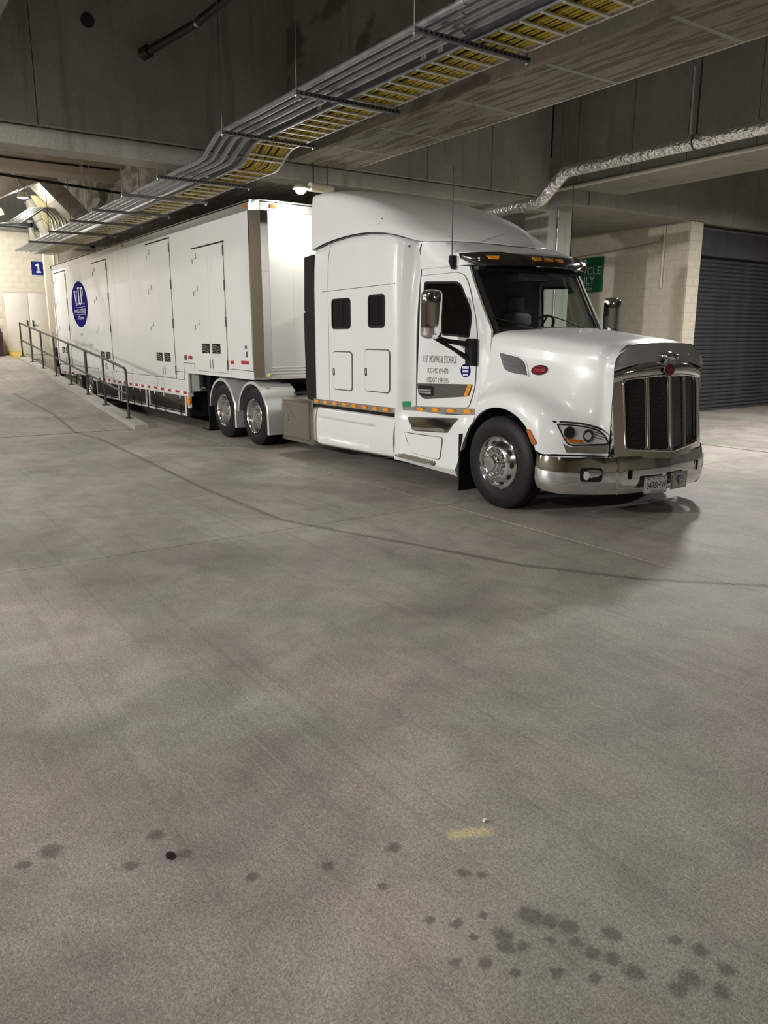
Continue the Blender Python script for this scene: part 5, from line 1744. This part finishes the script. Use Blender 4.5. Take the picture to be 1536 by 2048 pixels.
# rounded chrome header and smoked bug shield above
us3 = np.linspace(-1, 1, 41)
def crown_row(z_c, z_s, dx, w=0.722, drop=1.0):
    row = []
    for u in us3:
        y = YC + u * w
        z = z_c + (z_s - z_c) * abs(u) ** 2.4
        row.append(Vector((gx(y, z) + dx, y, z)))
    return row
MB().loft([crown_row(1.470, 1.40, 0.020), crown_row(1.495, 1.42, 0.036), crown_row(1.535, 1.455, 0.042), crown_row(1.575, 1.49, 0.034), crown_row(1.600, 1.512, 0.010), crown_row(1.612, 1.525, -0.03), crown_row(1.615, 1.53, -0.14)]).done('grille_header', chrome, grl, angle=60)
rows = []
for t in np.linspace(0, 1, 7):
    row = []
    for u in us3:
        y = YC + u * 0.730
        zb2 = 1.600 - 0.085 * abs(u) ** 2.6
        ztp = 1.785 - 0.035 * abs(u) ** 2 - 0.165 * max(0, (abs(u) - 0.70) / 0.30) ** 1.6
        z = zb2 + (ztp - zb2) * t
        x = -5.015 - 0.045 * u * u - 0.05 * t
        row.append(Vector((x, y, z)))
    rows.append(row)
rows.append([p + Vector((-0.02, 0, -0.012)) for p in rows[-1]])
shield = MB().loft(rows).done('bug_shield', shield_m, truck, angle=60)
line_tube('shield_edge', chrome_s, shield, [p for p in rows[6]], 0.006)
bv_b = bvh_of(shield)
fB = proj(bv_b, (0, YC, 0), (0, 1, 0), (0, 0, 1), (-1, 0, 0))
for u in (-0.44, -0.20, 0.20, 0.42):
    p_ = fB(u, 1.665, 0.0)
    MB().ball(p_, 0.011, 0.6, 1, 1, 8, 6).done('shield_screw', chrome, shield)
# ornament: a winged bird's head on a short neck
oc = Vector((-5.00, YC - 0.02, 1.625))
bm = MB()
rows = []
for t, w, h, x in ((0, 0.03, 0.018, 0.12), (0.2, 0.085, 0.034, 0.10), (0.5, 0.12, 0.044, 0.04), (0.8, 0.115, 0.036, -0.05), (1.0, 0.09, 0.012, -0.12)):
    rows.append([oc + Vector((x, w * math.cos(a), 0.02 + 0.03 * t + h * math.sin(a) - 0.18 * (w * math.cos(a)) ** 2)) for a in np.linspace(0, 2 * math.pi, 16, endpoint=False)])
bm.loft(rows, True, True, True)
bm.loft([[oc + Vector((x0 + r * math.cos(a), r * 1.1 * math.sin(a), z)) for a in np.linspace(0, 2 * math.pi, 12, endpoint=False)] for z, r, x0 in ((-0.06, 0.05, 0.03), (-0.02, 0.045, 0.035), (0.03, 0.05, 0.03))], True, True, True)
bm.done('hood_ornament', chrome, grl, angle=50)
badge(grl, lambda u, v, d: Vector((gx(YC, 1.53) + 0.036 + d, YC + u, v)), -0.075, 1.522, 0.085, 0.066)

# ---- bumper
BP = [(-5.575, 1.225), (-5.50, 1.222), (-5.36, 1.165), (-5.20, 1.01), (-5.06, 0.83), (-4.985, 0.70), (-4.955, 0.66), (-4.90, 0.30), (-4.875, 0.0)]
bpc = catmull([(x, d, 0) for x, d in BP], 4)
def bprof(z):
    """how far the face bulges at height z"""
    t = (z - 0.27) / 0.40
    return 0.030 * math.sin(math.pi * max(0, min(1, t))) - 0.03 * max(0, 0.2 - t) / 0.2
secs = []
for z in (0.275, 0.28, 0.30, 0.34, 0.42, 0.52, 0.60, 0.64, 0.662, 0.668):
    row = []
    for i, p in enumerate(bpc):
        q0, q1 = bpc[max(0, i - 1)], bpc[min(len(bpc) - 1, i + 1)]
        tx, td_ = q1[0] - q0[0], q1[1] - q0[1]
        l = math.hypot(tx, td_) or 1
        nx, ny = -td_ / l, tx / l
        k = bprof(z) - (0.03 if z in (0.275, 0.668) else 0)
        zz = z + (0.03 * (1 - min(1, (p[0] + 5.575) / 0.25)) if z < 0.35 else 0)
        row.append((p[0] + nx * k, p[1] + ny * k, zz))
    secs.append(row)
bump = MB().loft(mirror_secs(secs)).done('bumper', chrome, truck, angle=50)
bv_bp = bvh_of(bump)
fF = proj(bv_bp, (0, YC, 0), (0, 1, 0), (0, 0, 1), (-1, 0, 0))
for s in (-1, 1):
    line_tube('bumper_joint', seam_m, bump, [fF(s * 0.675, z, 0.0) for z in np.linspace(0.30, 0.65, 6)], 0.003)
    tu = -0.585 if s < 0 else 0.52
    th = plate('tow_hole', chrome, bump, rrect(tu - .046, 0.425, tu + .046, 0.55, 0.04, 5), fF, -0.001, 0.008, holes=[rrect(tu - .032, 0.438, tu + .032, 0.538, 0.03, 5)])
    plate('tow_recess', rubber_g, th, rrect(tu - .033, 0.437, tu + .033, 0.539, 0.03, 5), fF, -0.001, 0.003)
    Dv = Vector((-1, -s * 0.85, 0)).normalized()
    Uv = Vector((0.85, -s, 0)).normalized()
    f = proj(bv_bp, Vector((-5.13, YC + s * 0.92, 0)) - Dv * 0.6, Uv, (0, 0, 1), Dv)
    fg = plate('fog_recess', chrome, bump, rrect(-.122, 0.410, .128, 0.575, 0.04, 5), f, -0.001, 0.010, holes=[rrect(-.108, 0.422, .114, 0.563, 0.035, 5)])
    plate('fog_well', rubber_g, fg, rrect(-.109, 0.421, .115, 0.564, 0.035, 5), f, -0.001, 0.004)
    plate('fog_lens', silver_r, fg, ellipse(-0.045, 0.485, 0.030, 0.044, 20), f, 0.003, 0.012)
# dark gap between bumper and body
bm = MB()
rows = []
for z in (0.60, 0.72):
    rows.append([(p[0] - 0.07, max(0, p[1] - 0.05), z) for p in bpc])
bm.loft(mirror_secs(rows))
bm.done('bumper_gap', rubber_g, truck)
# number plates hanging from the bumper
def plate_on(name, u0, u1, z0, z1, m):
    def fn(u, v, d):
        x = -4.875 + 0.055 - 0.075 * abs(u) / 0.3 * 0.35 + d
        return Vector((x, YC + u, v))
    fr = plate(name, galv, bump, rrect(u0 - .012, z0 - .012, u1 + .012, z1 + .012, 0.012), fn, 0, 0.012)
    plate('plate_face', m, fr, rrect(u0, z0, u1, z1, 0.01), fn, 0.012, 0.003)
    for u in (u0 + 0.04, u1 - 0.04):
        MB().cyl(fn(u, z1 - 0.012, 0.014), fn(u, z1 - 0.012, 0.020), 0.007, 8).done('plate_screw', galv_d, fr)
    return fr, fn
pw = pm('plate_white', (0.76, 0.76, 0.74), 0.4, var=0.02)
pg = pm('plate_grey', (0.46, 0.455, 0.43), 0.3, metal=0.5, var=0.05)
f1, n1 = plate_on('number_plate', -0.405, -0.105, 0.285, 0.44, pw)
text('plate_number', '0438HW', black_m, f1, n1, -0.255, 0.358, 0.105, 0.74, off=0.0165)
text('plate_small', 'Tennessee', black_m, f1, n1, -0.255, 0.427, 0.024, 1.2, off=0.0165)
text('plate_small', 'APPORTIONED', black_m, f1, n1, -0.255, 0.298, 0.022, 1.2, off=0.0165)
f2, n2_ = plate_on('emblem_plate', -0.015, 0.255, 0.30, 0.45, pg)
n2 = lambda u, v, d: n2_(u - 0.075, v + 0.015, d)
navy = pm('emblem_navy', (0.03, 0.06, 0.25), 0.4, var=0.05)
flame = [(0.115, 0.425), (0.165, 0.415), (0.21, 0.412), (0.255, 0.395), (0.26, 0.36), (0.235, 0.318), (0.20, 0.308), (0.17, 0.322), (0.155, 0.345), (0.13, 0.352), (0.145, 0.366), (0.118, 0.374), (0.14, 0.388), (0.105, 0.398), (0.138, 0.407)]
plate('emblem_flame', navy, f2, flame, n2, 0.015, 0.002)
plate('emblem_ring', white_ink, f2, ellipse(0.212, 0.355, 0.040, 0.043, 24), n2, 0.017, 0.002)
plate('emblem_disc', navy, f2, ellipse(0.212, 0.355, 0.032, 0.035, 24), n2, 0.019, 0.001)
plate('emblem_letter', white_ink, f2, [(0.190, 0.376), (0.236, 0.376), (0.236, 0.364), (0.219, 0.364), (0.217, 0.330), (0.210, 0.330), (0.207, 0.364), (0.190, 0.364)], n2, 0.020, 0.001)

# ---- door mirrors
def door_mirror(s):
    y0 = YC + (-1.44 if s < 0 else 1.64)
    m = MB().loft([[Vector((-7.075 + 0.072 * sx * k, y0 + 0.125 * sy * k2, z)) for sx, sy in ((-1, -.8), (-.8, -1), (.35, -1), (.9, -.6), (1, 0), (.9, .6), (.35, 1), (-.8, 1), (-1, .8))]
                   for z, k, k2 in ((1.822, .45, .6), (1.835, .8, .88), (1.87, 1, 1), (2.0, 1, 1), (2.2, 1, 1), (2.31, 1, 1), (2.345, .8, .88), (2.357, .45, .6))], True, True, True).done('door_mirror', chrome, truck, angle=50)
    MB().box(-7.172, y0 - 0.105, 1.87, -7.142, y0 + 0.105, 2.31, bev=0.005).done('mirror_glass', silver_r, m)
    yd = YC + s * 0.985
    br = [(-6.90, yd, 1.83), (-6.90, yd, 1.55)]
    MB().loft([[Vector((x, yd + s * o, z)) for x, z, o in ((-6.985, zz, 0), (-6.975, zz, w), (-6.85, zz, w), (-6.82, zz, 0))] for zz, w in ((1.52, 0.02), (1.545, 0.05), (1.80, 0.06), (1.825, 0.03))], True, True, True).done('mirror_bracket', rubber_g, m)
    MB().tube([Vector((-7.09, y0 - s * 0.03, 1.845)), Vector((-7.05, yd + s * 0.26, 1.80)), Vector((-6.93, yd + s * 0.04, 1.76))], [0.028, 0.026, 0.034], 8).done('mirror_arm', rubber_g, m)
    MB().tube([Vector((-7.09, y0 - s * 0.05, 1.83)), Vector((-7.02, yd + s * 0.17, 1.70)), Vector((-6.93, yd + s * 0.04, 1.60))], [0.022, 0.022, 0.034], 8).done('mirror_arm', rubber_g, m)
door_mirror(-1)
door_mirror(1)

# ================================================================= the moving trailer
TF, TR = -12.0, -26.60
TYN, TYF = 5.69, 8.27
trailer = thing('box_trailer', 'long white drop frame moving trailer with side doors and blue oval emblem', 'trailer', (-19, YC, 0))
nT = sideY(TYN)
def plan_pts(x1, ins=0.0):
    return [(x1, TYN + ins), (TF - 0.13, TYN + ins), (TF, TYN + 0.13), (TF, TYF - 0.13), (TF - 0.13, TYF - ins), (x1, TYF - ins)]
fz = lambda u, v, d: Vector((u, v, d))
body = MB().prism(plan_pts(TR), fz, 1.14, 3.975).done('trailer_body', white_t, trailer, smooth=False)
box('lower_body', white_t, trailer, TR, TYN, 0.76, -15.24, TYF, 1.15)
# front wall: sheets with seams and ribs near the bottom
for k, (a, b) in enumerate(((5.965, 6.40), (6.405, 7.00), (7.005, 7.60), (7.605, 8.00))):
    plate('front_sheet', white_t, body, [(a, 1.36), (b, 1.36), (b, 3.80), (a, 3.80)], faceX(TF), 0, 0.003)
for z, h in ((1.14, 0.06), (1.225, 0.025), (1.275, 0.025), (1.325, 0.02)):
    box('front_rib', white_t, body, TF - 0.01, 5.95, z, TF + 0.012, 8.0, z + h, bev=0.004, seg=1)
# side sheets
xs_ = [TF - 0.18, -13.18, -14.68, -15.90, -17.34, -18.7, -19.9, -20.48, -21.82, -23.1, -24.84, -26.30, TR + 0.02]
for a, b in zip(xs_, xs_[1:]):
    zb = 1.28 if a > -15.2 else 1.02
    if a > -15.2 and b < -15.25:
        zb = 1.28
    plate('side_sheet', white_t, body, rrect(b + 0.004, zb, a - 0.004, 3.84, 0.004, 1), nT, 0, 0.003)
# rails
top_rail = pm('trailer_top_rail', (0.50, 0.50, 0.49), 0.32, metal=0.7, var=0.05, scale=4)
MB().prism([(TR, 3.845), (TF - 0.14, 3.845), (TF - 0.14, 3.965), (TR, 3.965)], lambda u, v, d: Vector((u, d, v)), TYN - 0.012, TYN + 0.02).done('top_rail', top_rail, trailer)
box('top_rail', top_rail, trailer, TF - 0.02, TYN + 0.13, 3.845, TF + 0.012, TYF - 0.13, 3.965)
MB().prism(plan_pts(TR, -0.02), fz, 3.965, 3.985).done('roof_trim', rubber_g, trailer, smooth=False)
MB().prism(plan_pts(TR, 0.01), fz, 3.985, 4.005).done('roof_skin', top_rail, trailer, smooth=False)
def rail(x0, x1, z0, z1, parent=trailer):
    r_ = box('bottom_rail', white_t, parent, x0, TYN - 0.010, z0, x1, TYN + 0.02, z1, bev=0.003, seg=1)
    bm = MB()
    x = x0 + 0.08
    while x < x1 - 0.05:
        bm.cyl((x, TYN - 0.014, z0 + 0.05), (x, TYN - 0.009, z0 + 0.05), 0.007, 6)
        bm.cyl((x + 0.04, TYN - 0.014, z1 - 0.03), (x + 0.04, TYN - 0.009, z1 - 0.03), 0.007, 6)
        x += 0.11
    o = bm.done('rivet_row', top_rail, r_)
    o['kind'] = 'stuff'
rail(-15.22, TF - 0.14, 1.13, 1.27)
rail(TR, -15.25, 0.80, 0.95)
box('step_trim', white_t, trailer, -15.27, TYN - 0.014, 0.74, -15.215, TYN + 0.02, 1.27)
line_tube('rail_gap', seam_m, trailer, [nT(x, z, 0.006) for x, z in ((TF - 0.15, 1.275), (-13.05, 1.285), (-13.05, 1.20), (-14.85, 1.20), (-14.85, 1.33), (-15.45, 1.33), (-15.45, 0.985), (-15.85, 0.985))], 0.006)
line_tube('rail_gap', seam_m, trailer, [nT(x, z, 0.006) for x, z in ((-17.45, 0.985), (-20.3, 0.985), (-20.3, 0.90), (-22.0, 0.90), (-22.0, 1.0), (-26.5, 1.0))], 0.006)
# mirror steel on the front corner
for s in (-1,):
    pass
z0, z1 = 1.155, 3.84
cor = plate('corner_post', mirror_s, trailer, [(0, z0), (0.184, z0), (0.184, z1), (0, z1)], lambda u, v, d: Vector((TF - 0.13 + u * 0.7071 + d * 0.7071, TYN + u * 0.7071 - d * 0.7071, v)), 0, 0.006)
plate('corner_strip', mirror_s, cor, [(TF - 0.175, z0), (TF - 0.132, z0), (TF - 0.132, z1), (TF - 0.175, z1)], nT, 0.0, 0.005)
plate('corner_strip', mirror_s, cor, [(TYN + 0.132, z0), (TYN + 0.268, z0), (TYN + 0.268, z1), (TYN + 0.132, z1)], faceX(TF), 0.0, 0.005)
plate('corner_cap', top_rail, trailer, [(-0.004, 3.845), (0.188, 3.845), (0.188, 3.985), (-0.004, 3.985)], lambda u, v, d: Vector((TF - 0.13 + u * 0.7071 + d * 0.7071, TYN + u * 0.7071 - d * 0.7071, v)), 0, 0.012)
MB().lathe([(0.0, -0.055), (0.03, -0.05), (0.036, 0.0)], (TF + 0.01, TYN + 0.215, 1.21), 'X', 16, flip=-1).done('air_coupling', pm('yellow_green_cap', (0.55, 0.60, 0.18), 0.4, var=0.1), cor)
# amber lamps along the top
def top_lamp(fn, u):
    t = plate('clearance_lamp', amber_d, trailer, rrect(u - .062, 3.885, u + .062, 3.945, 0.015), fn, 0.010, 0.022)
    plate('lamp_base', top_rail, t, rrect(u - .075, 3.875, u + .075, 3.955, 0.015), fn, 0.008, 0.010)
top_lamp(nT, TF - 0.23)
top_lamp(nT, -19.0)
top_lamp(faceX(TF), TYN + 0.37)
# side doors
latch_m = pm('latch_grey', (0.30, 0.30, 0.29), 0.4, metal=0.4, var=0.1)
def side_door(x0, x1, z0, z1, split=None):
    d = plate('side_door', white_t, trailer, rrect(x0, z0, x1, z1, 0.01, 2), nT, 0.002, 0.010)
    line_tube('door_gap', seam_m, d, [nT(u, v, 0.006) for u, v in ((x1 + .008, z1), (x1 + .008, z0 - .008), (x0, z0 - .008))], 0.006)
    line_tube('door_gap', seam_m, d, [nT(u, v, 0.004) for u, v in ((x0 - .006, z0), (x0 - .006, z1))], 0.003)
    box('drip_rail', rubber_g, d, x0 - 0.03, TYN - 0.022, z1 + 0.004, x1 + 0.05, TYN, z1 + 0.024)
    H = z1 - z0
    for f in (0.06, 0.40, 0.68, 0.94):
        zz = z0 + H * f
        h = box('hinge', seam_m, d, x1 - 0.002, TYN - 0.026, zz - 0.09, x1 + 0.024, TYN - 0.004, zz + 0.09, bev=0.004, seg=1)
        box('hinge_leaf', white_t, d, x1 - 0.10, TYN - 0.018, zz - 0.035, x1, TYN - 0.010, zz + 0.035)
        if f > 0.1:
            bm = MB()
            bm.box(x0 - 0.004, TYN - 0.022, zz - 0.13, x0 + 0.012, TYN - 0.010, zz - 0.04)
            bm.box(x0 + 0.05, TYN - 0.020, zz - 0.04, x0 + 0.20, TYN - 0.012, zz - 0.032)
            bm.box(x0 + 0.19, TYN - 0.020, zz - 0.04, x0 + 0.20, TYN - 0.012, zz + 0.06)
            bm.done('latch', latch_m, d)
    xm = (x0 + x1) / 2
    zh = z0 + 0.33
    for a in (xm - 0.44, xm + 0.06):
        c = plate('handle_cup', rubber_g, d, rrect(a, zh, a + 0.38, zh + 0.18, 0.015, 2), nT, 0.010, 0.006)
        bm = MB()
        for k in range(3):
            pts = [nT(a + 0.03 + 0.32 * t, zh + 0.04 + 0.045 * k + 0.02 * math.sin(5.5 * t), 0.020) for t in np.linspace(0, 1, 6)]
            bm.tube(pts, 0.009, 6)
        bm.done('cup_bars', chrome_s, c)
    for a in (xm - 0.06, xm + 0.06):
        box('flush_handle', seam_m, d, a - 0.010, TYN - 0.018, z0 + 0.05, a + 0.010, TYN - 0.010, z0 + 0.22)
    line_tube('leaf_joint', seam_m, d, [nT(xm, z0, 0.010), nT(xm, z1, 0.010)], 0.0025)
side_door(-14.67, -13.22, 1.21, 3.45)
side_door(-17.33, -15.92, 1.00, 3.77)
side_door(-21.80, -20.50, 0.95, 3.71)
side_door(-26.28, -24.86, 1.02, 3.73)
# reflective tape
def tape(x, z, w=0.16, h=0.055, m=None):
    plate('reflector_tape', m or red_t, trailer, [(x, z), (x + w, z), (x + w, z + h), (x, z + h)], nT, 0.0125, 0.002)
red_t = pm('red_reflective_tape', (0.42, 0.012, 0.02), 0.35, var=0.1)
wht_t = pm('white_reflective_tape', (0.82, 0.80, 0.76), 0.35, var=0.03)
tape(-12.62, 1.385, 0.30)
tape(-13.08, 1.375, 0.13)
tape(-15.15, 1.41, 0.20, 0.065)
x = -15.55
while x > -22.4:
    tape(x, 0.70, 0.20, 0.055)
    plate('reflector_tape', wht_t, trailer, [(x - 0.24, 0.70), (x, 0.70), (x, 0.755), (x - 0.24, 0.755)], nT, 0.0125, 0.002)
    x -= 0.46
for x in (-25.0, -25.5, -26.0):
    tape(x, 0.74, 0.2)
box('tape_rail', white_t, trailer, -22.6, TYN - 0.012, 0.655, -15.27, TYN + 0.10, 0.80)
box('tape_rail', white_t, trailer, -26.5, TYN - 0.012, 0.70, -24.9, TYN + 0.10, 0.82)
# small sign of the coupling hand near the corner
plate('warning_decal', seam_m, trailer, rrect(-12.44, 1.50, -12.36, 1.60, 0.03), nT, 0.004, 0.001)
plate('warning_decal', seam_m, trailer, rrect(-12.47, 1.64, -12.38, 1.70, 0.03), nT, 0.004, 0.001)
MB().lathe([(0, -0.03), (0.05, -0.025), (0.055, 0)], (-15.30, TYN, 1.44), 'Y', 16).done('socket', galv_d, trailer)
# blue oval emblem
ov = plate('oval_emblem', white_ink, trailer, ellipse(-23.45, 2.73, 0.95, 0.68, 56), nT, 0.004, 0.002)
plate('oval_field', blue_d, ov, ellipse(-23.45, 2.73, 0.89, 0.625, 56), nT, 0.006, 0.002)
def glyph(name, pts, u, v, sx, sz, off=0.0085):
    plate(name, white_ink, ov, [(u + a * sx, v + b * sz) for a, b in pts], nT, off, 0.002)
Vg = [(-.55, 1), (-.55, .93), (-.42, .93), (-.06, 0), (.08, 0), (.42, .93), (.55, .93), (.55, 1), (.16, 1), (.16, .93), (.30, .93), (.07, .27), (-.17, .93), (-.05, .93), (-.05, 1)]
Ig = [(-.30, 0), (.30, 0), (.30, .06), (.13, .06), (.13, .94), (.30, .94), (.30, 1), (-.30, 1), (-.30, .94), (-.13, .94), (-.13, .06), (-.30, .06)]
P1 = [(-.40, 0), (.12, 0), (.12, .06), (-.04, .06), (-.04, .44), (.22, .44), (.42, .54), (.48, .72), (.42, .90), (.22, 1), (-.40, 1), (-.40, .94), (-.28, .94), (-.28, .06), (-.40, .06)]
glyph('letter', Vg, -23.80, 2.69, 0.34, 0.42)
glyph('letter', Ig, -23.46, 2.735, 0.38, 0.46)
bmq = plate_bm([(-23.14 + a * 0.33, 2.735 + b * 0.45) for a, b in P1], [[(-23.14 + a * 0.33, 2.735 + b * 0.45) for a, b in ((-.04, .52), (-.04, .92), (.12, .92), (.22, .84), (.24, .72), (.20, .58), (.10, .52))]], nT, 0.0085, 0.002)
finish(bmq, 'letter', white_ink, ov, False)
for u in (-23.63, -23.32, -22.94):
    plate('full_stop', white_ink, ov, ellipse(u, 2.745, 0.035, 0.035, 10), nT, 0.0085, 0.002)
text('lettering', 'MOVING & STORAGE', white_ink, ov, nT, -23.44, 2.545, 0.16, 0.80, off=0.0085)
text('lettering', 'of Tennessee', white_ink, ov, nT, -23.42, 2.365, 0.15, 0.85, 0.15, off=0.0085)
for z in (2.655, 2.455):
    plate('rule', white_ink, ov, [(-24.05, z - .004), (-22.85, z - .004), (-22.85, z + .004), (-24.05, z + .004)], nT, 0.0085, 0.001)
text('lettering', 'LICENSED', ink_f, trailer, nT, -23.5, 1.90, 0.10, 0.8, off=0.005)
text('lettering', 'Gas T  \u2022  Salt T  \u2022  Gashin', ink_f, trailer, nT, -23.35, 1.63, 0.19, 1.05, 0.2, off=0.005)
text('lettering', '543   8473', ink_f, trailer, nT, -22.9, 1.42, 0.17, 1.1, off=0.005)
# belly boxes between the axles and the gooseneck
belly_m = pm('belly_panel', (0.055, 0.045, 0.035), 0.10, metal=0.55, var=0.3, scale=2, bump=0.02, bscale=3)
bb = box('belly_box', chassis_m, trailer, -22.55, TYN + 0.06, 0.23, -15.42, TYF - 0.06, 0.76)
nB = sideY(TYN + 0.055)
bx = [-15.45, -16.05, -18.05, -18.25, -20.4, -20.6, -22.5]
for a, b in ((-15.55, -17.95), (-18.12, -20.15), (-20.35, -22.5)):
    pnl = plate('belly_door', white_t, bb, rrect(b, 0.235, a, 0.655, 0.02), nB, 0, 0.018, holes=[rrect(b + 0.06, 0.315, a - 0.06, 0.64, 0.015)])
    plate('belly_panel', belly_m, pnl, rrect(b + 0.055, 0.31, a - 0.055, 0.645, 0.015), nB, 0.0, 0.006)
    box('lower_bead', white_t, pnl, b + 0.03, TYN + 0.015, 0.255, a - 0.03, TYN + 0.036, 0.285)
    box('bead_gap', rubber_g, pnl, b + 0.06, TYN + 0.030, 0.285, a - 0.06, TYN + 0.038, 0.312)
for x in (-15.75, -16.75, -17.35, -18.4, -18.95, -19.9, -20.9):
    st = box('strap_hook', white_t, trailer, x - 0.022, TYN - 0.022, 0.585, x + 0.022, TYN - 0.008, 0.715, bev=0.004, seg=1)
    box('strap', rubber_g, st, x - 0.018, TYN - 0.015, 0.235, x + 0.018, TYN - 0.005, 0.46)
    box('strap_slot', rubber_g, st, x - 0.028, TYN - 0.016, 0.715, x + 0.028, TYN - 0.008, 0.755)
# round amber lamp at the front end of the belly boxes
lb = box('lamp_bracket', white_t, trailer, -15.40, TYN + 0.02, 0.42, -15.385 + 0.10, TYN + 0.06, 0.74)
MB().lathe([(0.0, -0.035), (0.07, -0.030), (0.10, -0.012), (0.10, 0.0)], (-15.36, TYN + 0.02, 0.565), 'Y', 24).done('amber_lamp', amber, lb)
# landing gear
for sy in (-1, 1):
    y = YC + sy * 0.95
    lg = box('landing_leg', chassis_m, trailer, -14.95, y - 0.07, 0.30, -14.80, y + 0.07, 1.14)
    box('inner_leg', chassis_m, lg, -14.92, y - 0.05, 0.18, -14.83, y + 0.05, 0.32)
    MB().loft([[Vector((-14.875 + a * w, y + b * w, z)) for a, b in ((-1, -1), (1, -1), (1, 1), (-1, 1))] for z, w in ((0.02, 0.18), (0.04, 0.18), (0.16, 0.08), (0.19, 0.06))], True, True, True).done('sand_shoe', chassis_m, lg)
MB().cyl((-14.875, 6.0, 0.8), (-14.875, 7.95, 0.8), 0.03, 10).done('cross_shaft', chassis_m, trailer)
MB().tube([(-14.875, 5.86, 0.80), (-14.875, 5.80, 0.80), (-14.80, 5.80, 0.86), (-14.62, 5.80, 0.86)], 0.013, 8).done('crank', galv, trailer)
box('cross_member', chassis_m, trailer, -15.2, 5.9, 0.80, -15.0, 8.06, 1.13)
box('upper_coupler', chassis_m, trailer, -14.9, 6.2, 1.06, -12.1, 7.76, 1.14)
# trailer axles
def trailer_wheels(x):
    for sy in (-1, 1):
        make_drive_wheel(trailer, (x, YC + sy * 1.06, ZW), sy)
    MB().cyl((x, 6.0, ZW), (x, 7.96, ZW), 0.07, 12).done('axle', chassis_m, trailer)
trailer_wheels(-23.35)
trailer_wheels(-24.62)
box('slider_frame', chassis_m, trailer, -25.4, 6.3, 0.62, -22.6, 7.66, 0.76)
box('rear_frame', rubber_g, trailer, TR - 0.03, TYN - 0.02, 0.62, TR + 0.06, TYN + 0.10, 4.0)
MB().tube([(TR + 0.10, TYN - 0.03, 1.0), (TR + 0.10, TYN - 0.03, 3.9)], 0.018, 8).done('lock_rod', chrome_s, trailer)
